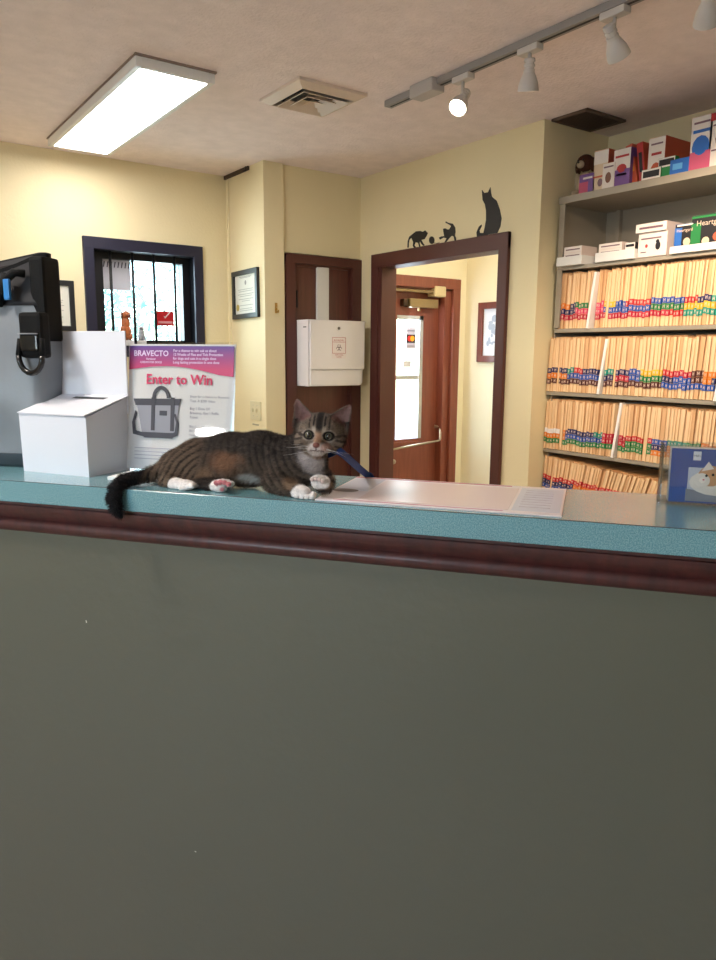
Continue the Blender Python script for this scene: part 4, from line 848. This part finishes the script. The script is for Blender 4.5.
# head frame
HC = K(320, 434, 1.215)
to_cam = -HC+np.array([0, 0, CAMZ]); Fh = to_cam/np.linalg.norm(to_cam); Fh = Fh+np.array([-.10, 0, -.05]); Fh /= np.linalg.norm(Fh)
Rh = np.cross(np.array([0, 0, 1.]), Fh); Rh = Rh/np.linalg.norm(Rh)
if Rh[0] < 0: Rh = -Rh
Uh = np.cross(Fh, Rh); Uh = Uh if Uh[2] > 0 else -Uh
ra_ = math.radians(-3.5); Rh, Uh = Rh*math.cos(ra_)+Uh*math.sin(ra_), -Rh*math.sin(ra_)+Uh*math.cos(ra_)
HM = np.array([Rh, Uh, Fh]); hs_ = .00172
def Hd(r_, u_, f_): return HC+(Rh*r_+Uh*u_+Fh*f_)*hs_
def hel(c_, r_, k=4): prims.append(('el', (Hd(*c_), np.array(r_)*hs_, HM), k*hs_))
hel((0, 2, -8), (22.5, 19.5, 22), 4); hel((-13, -7, 0), (11, 9, 12), 6); hel((13, -7, 0), (11, 9, 12), 6)
hel((0, 8, 6), (15, 9, 9), 6)
rc(Hd(-.5, 3, 10), Hd(-1.2, -10, 20), 5.5*hs_, 4*hs_, 5*hs_)
hel((-5.3, -13.5, 16), (6.5, 5.5, 6.5), 2.5); hel((3.8, -13.5, 16.5), (6.5, 5.5, 6.5), 2.5); hel((-1, -19, 12), (6, 4.5, 7), 3)
prims.append(('el', (Hd(-1, -10.2, 23.2), np.array((2.9, 2.2, 2.0))*hs_, HM), 1*hs_))
subs = [(Hd(-10.2, -1, 15.5), 4.5*hs_), (Hd(9.8, -1, 15.5), 4.5*hs_)]
prims.append(('ear', (Hd(-15, 9, -5), Hd(-26.5, 34, -4), 14.8*hs_, np.array(Fh+Rh*(-.35))), 4*hs_))
prims.append(('ear', (Hd(15, 9, -5), Hd(28.5, 32, -4), 14.8*hs_, np.array(Fh+Rh*(.30))), 4*hs_))

h_ = .0016; lo = np.array([-.885, 1.105, 1.195]); hi = np.array([-.375, 1.315, 1.475])
nx, ny, nz = [int(v_) for v_ in np.ceil((hi-lo)/h_)]
Fg = np.full((nx, ny, nz), .5, np.float32)
gx, gy, gz = [(lo[i]+h_*np.arange(n_)).astype(np.float32) for i, n_ in enumerate((nx, ny, nz))]
def ear_frame(A, B, Fd):
    ax = B-A; Lh = np.linalg.norm(ax); ax = ax/Lh; f = Fd-ax*(Fd@ax); f /= np.linalg.norm(f); b = np.cross(ax, f); return ax, b, f, Lh
def evalp(kind, d, X_, Y_, Z_):
    if kind == 'rc':
        a, b, ra, rb = d; ba = b-a; l2 = float(ba@ba)+1e-12
        t_ = np.clip(((X_-a[0])*ba[0]+(Y_-a[1])*ba[1]+(Z_-a[2])*ba[2])/l2, 0, 1)
        return np.sqrt((X_-a[0]-t_*ba[0])**2+(Y_-a[1]-t_*ba[1])**2+(Z_-a[2]-t_*ba[2])**2)-(ra+(rb-ra)*t_)
    if kind == 'el':
        c_, r_, ax = d; v_ = [X_-c_[0], Y_-c_[1], Z_-c_[2]]
        if ax is not None: v_ = [v_[0]*a[0]+v_[1]*a[1]+v_[2]*a[2] for a in ax]
        k0 = np.sqrt(sum((v_[i]/r_[i])**2 for i in range(3))); k1 = np.sqrt(sum((v_[i]/r_[i]**2)**2 for i in range(3)))+1e-9
        return k0*(k0-1)/k1
    if kind == 'ear':
        A, B, w0, Fd = d; ax, b, f, Lh = ear_frame(A, B, Fd)
        v_ = [X_-A[0], Y_-A[1], Z_-A[2]]; a_ = sum(v_[i]*ax[i] for i in range(3)); bb_ = sum(v_[i]*b[i] for i in range(3)); cc = sum(v_[i]*f[i] for i in range(3))
        q_ = np.clip(a_/Lh, -.3, 1); wd_ = w0*np.sqrt(np.clip(1-q_, 0, 2))*np.clip(1.0-.32*q_, .2, 2)
        c0 = .55*w0*(bb_/(wd_+.004))**2-.35*w0*(1-q_)
        return np.maximum(np.maximum((np.abs(bb_)-wd_)*.8, (np.abs(cc-c0)-.0021)*.8), a_-Lh)
def bounds(kind, d, k):
    if kind == 'rc': a, b, ra, rb = d; r_ = max(ra, rb)+k+.006; return np.minimum(a, b)-r_, np.maximum(a, b)+r_
    if kind == 'el': r_ = max(d[1])+k+.006; return d[0]-r_, d[0]+r_
    r_ = d[2]+k+.014; return np.minimum(d[0], d[1])-r_, np.maximum(d[0], d[1])+r_
def smin(a, b, k):
    hq = np.maximum(k-np.abs(a-b), 0)/k; return np.minimum(a, b)-hq*hq*k*.25
for kind, d, k in prims:
    b0, b1 = bounds(kind, d, k); i0 = np.maximum(0, ((b0-lo)/h_).astype(int)); i1 = np.minimum([nx, ny, nz], ((b1-lo)/h_).astype(int)+2)
    X_ = gx[i0[0]:i1[0], None, None]; Y_ = gy[None, i0[1]:i1[1], None]; Z_ = gz[None, None, i0[2]:i1[2]]
    v_ = evalp(kind, d, X_, Y_, Z_); sl = (slice(i0[0], i1[0]), slice(i0[1], i1[1]), slice(i0[2], i1[2]))
    Fg[sl] = smin(Fg[sl], v_, k)
for c_, r_ in subs:
    v_ = r_-np.sqrt((gx[:, None, None]-c_[0])**2+(gy[None, :, None]-c_[1])**2+(gz[None, None, :]-c_[2])**2); Fg = -smin(-Fg, -v_, .002)
# resting on the counter: flattened where it touches the ledge
ctf = np.maximum(T0+.001-gy[None, :, None], gz[None, None, :]-(CZ+.0008)); Fg = np.maximum(Fg, -ctf)
padf = np.maximum(np.maximum(1.2205-gy[None, :, None], gz[None, None, :]-(CZ+.0085)), (gx[:, None, None]+.742)); Fg = np.maximum(Fg, -padf)
def surface_nets(F):
    S = F < 0; n0, n1, n2 = F.shape
    cnt = np.zeros((n0-1, n1-1, n2-1), np.int8)
    for a in (0, 1):
        for b in (0, 1):
            for c_ in (0, 1): cnt += S[a:n0-1+a, b:n1-1+b, c_:n2-1+c_]
    act = (cnt > 0) & (cnt < 8); I = np.argwhere(act); idx = -np.ones(act.shape, np.int32); idx[act] = np.arange(len(I))
    P_ = np.zeros((len(I), 3)); n_ = np.zeros(len(I)); cor = [(a, b, c_) for a in (0, 1) for b in (0, 1) for c_ in (0, 1)]
    for p in cor:
        for ax in range(3):
            if p[ax] == 0:
                q_ = list(p); q_[ax] = 1
                va = F[I[:, 0]+p[0], I[:, 1]+p[1], I[:, 2]+p[2]]; vb = F[I[:, 0]+q_[0], I[:, 1]+q_[1], I[:, 2]+q_[2]]
                mk = (va < 0) != (vb < 0); t_ = va[mk]/(va[mk]-vb[mk]); pos = I[mk]+np.array(p, float); pos[:, ax] += t_; P_[mk] += pos; n_[mk] += 1
    P_ /= n_[:, None]; quads = []
    for ax in range(3):
        o1, o2 = [(1, 2), (2, 0), (0, 1)][ax]
        a = [slice(1, n_i-1) for n_i in F.shape]; a[ax] = slice(0, F.shape[ax]-1); b = list(a); b[ax] = slice(1, F.shape[ax])
        ch = S[tuple(a)] != S[tuple(b)]; J = np.argwhere(ch); off = np.ones(3, int); off[ax] = 0; J = J+off
        ins = S[J[:, 0], J[:, 1], J[:, 2]]
        e1 = np.zeros(3, int); e1[o1] = 1; e2 = np.zeros(3, int); e2[o2] = 1
        q_ = np.stack([idx[tuple((J-e1-e2).T)], idx[tuple((J-e2).T)], idx[tuple(J.T)], idx[tuple((J-e1).T)]], 1)
        q_[~ins] = q_[~ins][:, ::-1]; quads.append(q_)
    return P_, np.concatenate(quads)
VP, QD = surface_nets(Fg); VP = lo+h_*VP
# light relaxation
for it in range(2):
    acc = np.zeros_like(VP); nn = np.zeros(len(VP))
    for i in range(4):
        a, b = QD[:, i], QD[:, (i+1) % 4]
        for k3 in range(3): acc[:, k3] += np.bincount(a, VP[b, k3], len(VP))+np.bincount(b, VP[a, k3], len(VP))
        nn += np.bincount(a, minlength=len(VP))+np.bincount(b, minlength=len(VP))
    VP = VP*.5+.5*acc/nn[:, None]
def seg_dist(Pn, a, b):
    ba = b-a; t_ = np.clip(((Pn-a)@ba)/(ba@ba+1e-12), 0, 1); return np.linalg.norm(Pn-a-t_[:, None]*ba, axis=1), t_
_dirs = rng.normal(size=(14, 3)); _ph = rng.uniform(0, 6.28, 14)
def fnoise(Pn, fq):
    v_ = np.zeros(len(Pn))
    for i in range(14): v_ += np.sin(Pn@_dirs[i]*fq*(1+i*.17)+_ph[i])/(1+i*.1)
    return v_/5
def sst(a, b, x): t_ = np.clip((x-a)/(b-a), 0, 1); return t_*t_*(3-2*t_)
def cmix(c_, rgb, w_): return c_*(1-w_[:, None])+np.array(lin(rgb))*w_[:, None]
def coat(Pn, Nn):
    n_ = len(Pn); s, t_, z = Pn.T; nz1 = fnoise(Pn, 60); nz2 = fnoise(Pn, 260)
    c_ = np.tile(np.array(lin((104, 88, 76))), (n_, 1)); hl = (Pn-HC)@HM.T/hs_; r_, u_, f_ = hl.T
    dh = np.sqrt((r_/24.5)**2+((u_-2)/24)**2+(f_/np.where(f_ > 0, 33, 24))**2); head = sst(1.22, 1.06, dh); head = np.maximum(head, (u_ > 14)*(np.abs(r_) < 34)*(z > 1.40))
    # body: dark back, mackerel bands down the flank
    back = sst(1.315, 1.36, z+.004*nz1); c_ = cmix(c_, (60, 53, 50), back*.8*(1-head))
    arc = np.sqrt((s-K(216, 492, 1.2)[0])**2+((z-K(216, 492, 1.2)[2])*1.1)**2); wa = sst(-.665, -.70, s); band2 = np.sin((arc+.002*nz1)*2*np.pi/.0125)
    band = np.sin((s+.35*(z-1.32)*np.sin((s+.62)*9)+.0062*nz1)*2*np.pi/.0165); KS = K(318, 436, 1.2); arc3 = np.sqrt((s-KS[0])**2+((z-KS[2])*.9)**2); wb_ = sst(-.585, -.555, s); band3 = np.sin((arc3+.0015*nz1)*2*np.pi/.0120)
    band = (band*(1-wa)+band2*wa)*(1-wb_)+band3*wb_; c_ = cmix(c_, (140, 116, 96), wa*.55*(1-head)); st_ = sst(.0, .7, band+.4*nz2-.1)*(.55+.45*sst(-.65,-.70,s)+.4*sst(-.59,-.56,s))
    c_ = cmix(c_, (27, 23, 22), st_*.85*(1-head))
    # rust flank and pale belly
    K1 = K(226, 463, 1.205); dr = np.sqrt(((s-K1[0])/.036)**2+((z-K1[2])/.021)**2+((t_-K1[1])/.03)**2); c_ = cmix(c_, (160, 116, 88), sst(1.3, .45, dr+.3*nz1+.1*nz2)*.75*(1-head))
    K2 = K(248, 480, 1.205); dr = np.sqrt(((s-K2[0])/.024)**2+((z-K2[2])/.010)**2+((t_-K2[1])/.03)**2); c_ = cmix(c_, (178, 172, 168), sst(1.4, .5, dr+.25*nz1))
    # haunch tan, forearm tan
    for kk, rr in ((K(205, 476, 1.195), .016), (K(291, 483, 1.185), .014), (K(328, 484, 1.19), .010)):
        c_ = cmix(c_, (150, 118, 92), sst(rr*1.4, rr*.6, np.linalg.norm(Pn-kk, axis=1))*.6)
    # chest white
    for kk, rr, ww in ((K(314, 462, 1.193), .019, 1), (K(307, 457, 1.197), .014, .8), (K(321, 456, 1.19), .014, 1), (K(320, 466, 1.195), .012, .9)):
        c_ = cmix(c_, (180, 170, 168), sst(rr*1.6, rr*.6, np.linalg.norm(Pn-kk, axis=1)+.002*nz1)*ww*(f_ < 12))
    # lower dark leg
    d_, _ = seg_dist(Pn, K(196, 483, 1.205), K(211, 485.5, 1.192)); c_ = cmix(c_, (40, 34, 33), sst(.017, .011, d_)*.9)
    d_, _ = seg_dist(Pn, K(240, 480, 1.232), K(254, 481.5, 1.236)); c_ = cmix(c_, (38, 32, 31), sst(.014, .010, d_))
    # paws white
    for a, b, rr in ((K(176, 486, 1.182), K(190, 487, 1.174), .0165), (K(218, 487, 1.18), K(228, 488, 1.175), .0165), (K(301, 494.5, 1.178), K(311, 497, 1.170), .0175), (K(312, 481, 1.186), K(323, 481, 1.188), .0135)):
        d_, _ = seg_dist(Pn, a, b); c_ = cmix(c_, (232, 224, 220), sst(rr+.002, rr-.002, d_+.001*nz2))
    for p in pads:
        c_ = cmix(c_, (206, 128, 132), sst(.0078, .0052, np.linalg.norm(Pn-(p+np.array([.001, -.0035, 0])), axis=1)))
    for p in toes[4:]:
        c_ = cmix(c_, (196, 158, 150), sst(.0048, .0030, np.linalg.norm(Pn-(p+np.array([0, -.004, 0])), axis=1))*.6)
    for tl in (toes[:4], toes[4:]):
        for p, q_ in zip(tl, tl[1:]):
            g_ = (p+q_)/2+np.array([0, -.003, 0]); gd = np.sqrt(((Pn-g_)[:, 0]/.0011)**2+((Pn-g_)[:, 1]/.006)**2+((Pn-g_)[:, 2]/.0045)**2); c_ = cmix(c_, (120, 104, 100), sst(1.3, .6, gd)*.7)  # crease shade between the toes, painted into the coat colour
    # tail black
    best = np.full(n_, 9.); 
    for (a, ra), (b, rb) in zip(tailp[1:], tailp[2:]): best = np.minimum(best, seg_dist(Pn, a, b)[0])
    tw = sst(.018, .013, best)*sst(-.770, -.80, s); c_ = cmix(c_, (24, 22, 24), tw); 
    # ----- head markings
    hc = np.tile(np.array(lin((122, 106, 93))), (n_, 1)); hc = cmix(hc, (60, 51, 47), sst(.1, .9, fnoise(Pn, 520))*.5)
    hc = cmix(hc, (104, 92, 82), sst(4, 16, u_+2*nz1))
    au = np.abs(r_)
    m_ = sst(.1, .6, np.sin(au*1.35+.4))*sst(2, 8, u_)*sst(13, 9, au)*sst(21, 17, u_); hc = cmix(hc, (34, 28, 27), m_)
    hc = cmix(hc, (34, 28, 27), sst(4.2, 2.6, au)*sst(3, 8, u_)*.9)
    hc = cmix(hc, (196, 178, 160), sst(2.4, 1.2, np.abs(au-4.6-.1*u_))*sst(-1, 2, u_)*sst(10, 6, u_)*.7*(f_ > 5))
    hc = cmix(hc, (168, 132, 108), sst(4.6, 2.4, au)*sst(4, 0, u_)*(f_ > 5)*.95)
    ck = sst(.1, .7, np.sin((u_+.35*au)*.95))*sst(14, 18, au)*sst(3, -2, u_)*.8; hc = cmix(hc, (52, 43, 40), ck)
    for sx_ in (-1, 1):
        de = np.sqrt((r_-sx_*10)**2/1.45+(u_+1)**2); hc = cmix(hc, (178, 162, 148), sst(7.0, 5.4, de)*(f_ > 4)*.5); hc = cmix(hc, (28, 22, 22), sst(5.6, 4.6, de)*(f_ > 4))
        ek = np.sqrt((r_-sx_*18)**2/9+(u_+2.2-.2*(au-14))**2); hc = cmix(hc, (44, 36, 34), sst(2, 1, ek)*.8)
    mz = np.sqrt((r_+.8)**2/1.35+(u_+15)**2*1.1); hc = cmix(hc, (196, 182, 174), sst(9.5, 6, mz)*(f_ > 2)); hc = cmix(hc, (196, 148, 132), sst(6, 3, np.sqrt((r_-8)**2+(u_+12)**2))*.55*(f_ > 2))
    nn_ = np.sqrt((r_+1)**2/1.5+(u_+10.2)**2); hc = cmix(hc, (128, 82, 74), sst(3.3, 2.4, nn_)*(f_ > 18))
    ml = np.maximum(sst(.9, .4, np.abs(r_+.9))*(u_ < -12)*(u_ > -15.5), sst(.9, .4, np.abs(u_+15.6+.10*(au-4)**2*.3))*(au < 7)); hc = cmix(hc, (90, 62, 58), ml*(f_ > 14)*.8)
    # ears
    for kind, d, k in prims:
        if kind == 'ear':
            ax, b, f3, Lh = ear_frame(d[0], d[1], d[3]); v_ = Pn-d[0]; a_ = v_@ax/Lh; bb_ = v_@b; fr_ = Nn@f3
            wd_ = d[2]*np.sqrt(np.clip(1-a_, 0, 2))*(1-.32*np.clip(a_, 0, 1)); inside = sst(.92, .72, np.abs(bb_)/(wd_+1e-4))*(fr_ > .1)*sst(.10, .25, a_)*(np.abs(v_@f3) < .02)
            near = (a_ > .1)*(np.abs(bb_) < wd_*1.25)*(u_ > 8); hc = cmix(hc, (98, 82, 74), near*.7*(fr_ < .1)); hc = cmix(hc, (132, 98, 94), inside*.85); hc = cmix(hc, (110, 72, 68), inside*sst(.5, .15, a_)*sst(.6, .2, np.abs(bb_)/(wd_+1e-4))*.6)  # last mix paints shade into the ear hollow near its base
    c_ = c_*(1-head[:, None])+hc*head[:, None]
    nz3 = fnoise(Pn, 700); return np.clip(c_*(1+.16*nz2[:, None]+.14*nz3[:, None]), .004, 1), head, tw
KO = np.array([-.62, 1.23, CZ])
a_, b_, c__, d__ = [VP[QD[:, i]] for i in range(4)]; fn = np.cross(c__-a_, d__-b_); VN = np.zeros_like(VP)
for i in range(4):
    for k3 in range(3): VN[:, k3] += np.bincount(QD[:, i], fn[:, k3], len(VP))
VN /= np.linalg.norm(VN, axis=1)[:, None]+1e-12
if ((VP-VP.mean(0))*VN).sum() < 0: VN = -VN; QD = QD[:, ::-1]
cat = CT('kitten', 'brown tabby kitten with white paws lying on the counter', 'kitten', KO[0], KO[1], CZ)
def colmat(name, rough, var=0):
    mt = M(name, (128, 128, 128), rough, .25); nd = mt.node_tree.nodes.new('ShaderNodeVertexColor'); nd.layer_name = 'Col'; mt.node_tree.links.new(nd.outputs[0], mt.node_tree.nodes['Principled BSDF'].inputs['Base Color']); return mt
def npmesh(name, V_, Q_, col_, mat, parent, smooth=True):
    me = bpy.data.meshes.new(name); me.vertices.add(len(V_)); me.vertices.foreach_set('co', (V_-KO).astype(np.float32).ravel())
    k = Q_.shape[1]; me.loops.add(len(Q_)*k); me.loops.foreach_set('vertex_index', Q_.astype(np.int32).ravel()); me.polygons.add(len(Q_)); me.polygons.foreach_set('loop_start', np.arange(len(Q_), dtype=np.int32)*k)
    me.update(calc_edges=True); at_ = me.color_attributes.new('Col', 'FLOAT_COLOR', 'POINT'); at_.data.foreach_set('color', np.concatenate([col_, np.ones((len(col_), 1))], 1).astype(np.float32).ravel())
    me.materials.append(mat); me.validate()
    if smooth: me.shade_smooth()
    o = bpy.data.objects.new(name, me); COL.objects.link(o); o.parent = parent; return o
colr, headw, tailw = coat(VP, VN)
npmesh('body', VP, QD, colr, colmat('kitten coat', .85), cat)
# fur strands
NS = 70000
ar_ = np.linalg.norm(fn, axis=1); pr = ar_/ar_.sum(); fi = rng.choice(len(QD), NS, p=pr); uv = rng.rand(NS, 2)[:, :, None]
q4 = VP[QD[fi]]; base = (q4[:, 0]*(1-uv[:, 0])+q4[:, 1]*uv[:, 0])*(1-uv[:, 1])+(q4[:, 3]*(1-uv[:, 0])+q4[:, 2]*uv[:, 0])*uv[:, 1]
bn = VN[QD[fi, 0]]; bc, bhd, btl = coat(base, bn); hl = (base-HC)@HM.T/hs_
flow = np.tile(np.array([-.8, -.05, -.45]), (NS, 1))
radial = base-(HC+Fh*18*hs_); radial /= np.linalg.norm(radial, axis=1)[:, None]; flow = flow*(1-bhd[:, None])+radial*bhd[:, None]*1.1
flow -= bn*(flow*bn).sum(1)[:, None]
ln = .0075*(1-bhd)+.0034*bhd; ln = ln*(1-btl)+.0075*btl; ln *= rng.uniform(.6, 1.2, NS)
pw_ = np.zeros(NS)
for a, b in ((K(176, 486, 1.182), K(190, 487, 1.174)), (K(218, 487, 1.18), K(228, 488, 1.175)), (K(301, 494.5, 1.178), K(311, 497, 1.170)), (K(312, 481, 1.186), K(323, 481, 1.188))): pw_ = np.maximum(pw_, sst(.022, .015, seg_dist(base, a, b)[0]))
ln = ln*(1-.8*pw_)
earr = ((hl[:, 1] > 15) & (np.abs(hl[:, 0]) > 9)); ln = np.where(earr, ln*.45, ln)
keep = ~((np.abs(np.abs(hl[:, 0])-10) < 6.2) & (np.abs(hl[:, 1]+1) < 5.4) & (hl[:, 2] > 4)) & ~((np.abs(hl[:, 0]+1) < 3.4) & (np.abs(hl[:, 1]+10) < 2.8) & (hl[:, 2] > 17)) & (base[:, 2] > CZ+.0025-(base[:, 1] < T0+.003)*1)
dirv = bn*.55+flow*.8+rng.normal(size=(NS, 3))*.22; dirv /= np.linalg.norm(dirv, axis=1)[:, None]
tip = base+dirv*ln[:, None]; overc = (tip[:, 1] > T0-.001) & (tip[:, 2] < CZ+.0006); tip[overc, 2] = CZ+.0006+.001*rng.rand(overc.sum())
sd = np.cross(dirv, rng.normal(size=(NS, 3))); sd /= np.linalg.norm(sd, axis=1)[:, None]; sd *= .00028
mid = base+dirv*ln[:, None]*.5+bn*ln[:, None]*.08; 
b0 = base-bn*.0006
Vf = np.stack([b0-sd, b0+sd, mid+sd*.75, mid-sd*.75, tip], 1)[keep]; nk = len(Vf); bi = np.arange(nk)[:, None]*5
Qf = np.concatenate([bi+np.array([[0, 1, 2]]), bi+np.array([[0, 2, 3]]), bi+np.array([[3, 2, 4]])]); cf_ = np.repeat((bc*rng.uniform(.75, 1.4, NS)[:, None])[keep], 5, axis=0)
fur = npmesh('fur', Vf.reshape(-1, 3), Qf, np.clip(cf_, 0, 1), colmat('kitten fur', .7), cat, False); fur['kind'] = 'stuff'
# eyes
EYE = bpy.data.materials.new('kitten eye'); EYE.use_nodes = True; EYE.node_tree.nodes['Principled BSDF'].inputs['Roughness'].default_value = .06
IR, PU = M('eye iris', (98, 98, 82), .08, .6, coat=1), M('eye pupil', (8, 8, 8), .05, .6, coat=1)
for sgn in (-1, 1):
    c_ = Hd(sgn*10.0+(-.2), -1, 10.6)-KO; e_ = MB(); Rm = Matrix([[Rh[0], Uh[0], Fh[0], c_[0]], [Rh[1], Uh[1], Fh[1], c_[1]], [Rh[2], Uh[2], Fh[2], c_[2]], [0, 0, 0, 1]])
    r1 = 4.0*hs_; e_.ell((0, 0, 0), (r1, r1*.96, r1), IR, 24, 16, Rm); eo = e_.build('eye', cat, True)
    p_ = MB(); p_.ell((0, 0, r1*.62), (r1*.62, r1*.70, r1*.43), PU, 20, 12, Rm); p_.build('pupil', eo, True)
# whiskers
wk = MB(); WM = M('whisker white', (235, 232, 228), .4); rr_ = random.Random(3)
for sgn in (-1, 1):
    for i in range(4):
        a = Hd(sgn*6-.8, -12.5-(i % 3)*1.8, 20)-KO; ln_ = rr_.uniform(20, 32); an = rr_.uniform(-.35, .25)
        b = Hd(sgn*(6+ln_*.55)-.8, -12.5-(i % 3)*1.8+ln_*.5*math.sin(an), 20+ln_*.1)-KO; e = Hd(sgn*(6+ln_)-.8, -13+ln_*math.sin(an)-2, 16)-KO
        wk.tube([a, b, e], [.00018, .00012, .00004], WM, 5)
wk.build('whiskers', cat, True)
# collar and leash
cm = M('blue nylon strap', (24, 56, 118), .5, .4, bump=.2, bscale=700)
cc = Hd(1, -20, -14); nax = np.array(Uh*.9+Fh*-.35-Rh*.25); nax /= np.linalg.norm(nax); e1 = np.cross(nax, Rh); e1 /= np.linalg.norm(e1); e2 = np.cross(nax, e1)
cl_ = MB(); ring = []
for k in range(41):
    a = k/40*2*math.pi; d_ = e1*math.cos(a)*.027+e2*math.sin(a)*.029; o_ = d_/np.linalg.norm(d_)
    ring.append([Vector(cc+d_-KO-nax*.0045), Vector(cc+d_+o_*.002-KO-nax*.0045), Vector(cc+d_+o_*.002-KO+nax*.0045), Vector(cc+d_-KO+nax*.0045)])
cl_.loft(ring, cm, cap=False); cl_.build('collar', cat, 40)
ls = CT('leash', 'blue nylon leash running from kitten neck behind the desk mat', 'leash', 0, 0, 0)
pts = [K(337, 450, 1.215), K(343, 454, 1.225), K(351, 461, 1.27), K(360, 469, 1.35), K(368, 475.5, 1.425), K(371, 478, 1.442)]; last = pts[-1]; pts += [last+np.array([.004, .004, -.05]), last+np.array([.01, .006, -.30])]
def crp(P4, t_):
    p0, p1, p2, p3 = P4; return .5*((2*p1)+(-p0+p2)*t_+(2*p0-5*p1+4*p2-p3)*t_**2+(-p0+3*p1-3*p2+p3)*t_**3)
sm = []
for i in range(len(pts)-1):
    P4 = (pts[max(i-1, 0)], pts[i], pts[i+1], pts[min(i+2, len(pts)-1)])
    for t_ in np.linspace(0, 1, 8, endpoint=False): sm.append(crp(P4, t_))
sm.append(pts[-1]); lb = MB(); rings = []
for i, p in enumerate(sm):
    d_ = sm[min(i+1, len(sm)-1)]-sm[max(i-1, 0)]; d_ /= np.linalg.norm(d_); sdv = np.cross(d_, p-np.array([0, 0, CAMZ])); sdv /= np.linalg.norm(sdv); nv = np.cross(sdv, d_)
    wv = .0066
    rings.append([Vector(p-sdv*wv-nv*.0009), Vector(p+sdv*wv-nv*.0009), Vector(p+sdv*wv+nv*.0009), Vector(p-sdv*wv+nv*.0009)])
lb.loft(rings, cm); lb.build('strap', ls, 40)
# small chips in the partition paint
CH = M('paint chip', (205, 200, 190), .8)
for (x, y, w_, hh_), lb_ in (((86, 623, .002, .006), 'upright white scratch mark low on left of olive counter wall'), ((195, 852, .003, .002), 'tiny pale chip near the bottom of olive counter wall')):
    v_ = ray(x, y); p = v_*(1.1715/v_.dot(N_)); s_ = p.dot(E_)
    o = MB().prism([(0, 0), (w_, hh_*.1), (w_*.8, hh_*.7), (-w_*.3, hh_), (-w_*.1, hh_*.5)], -.0006, 0, CH).build('paint_chip'); o.location = cpt(s_, 1.172, p.z+CAMZ); o.rotation_euler = (0, 0, TH); tag(o, lb_, 'paint chip')
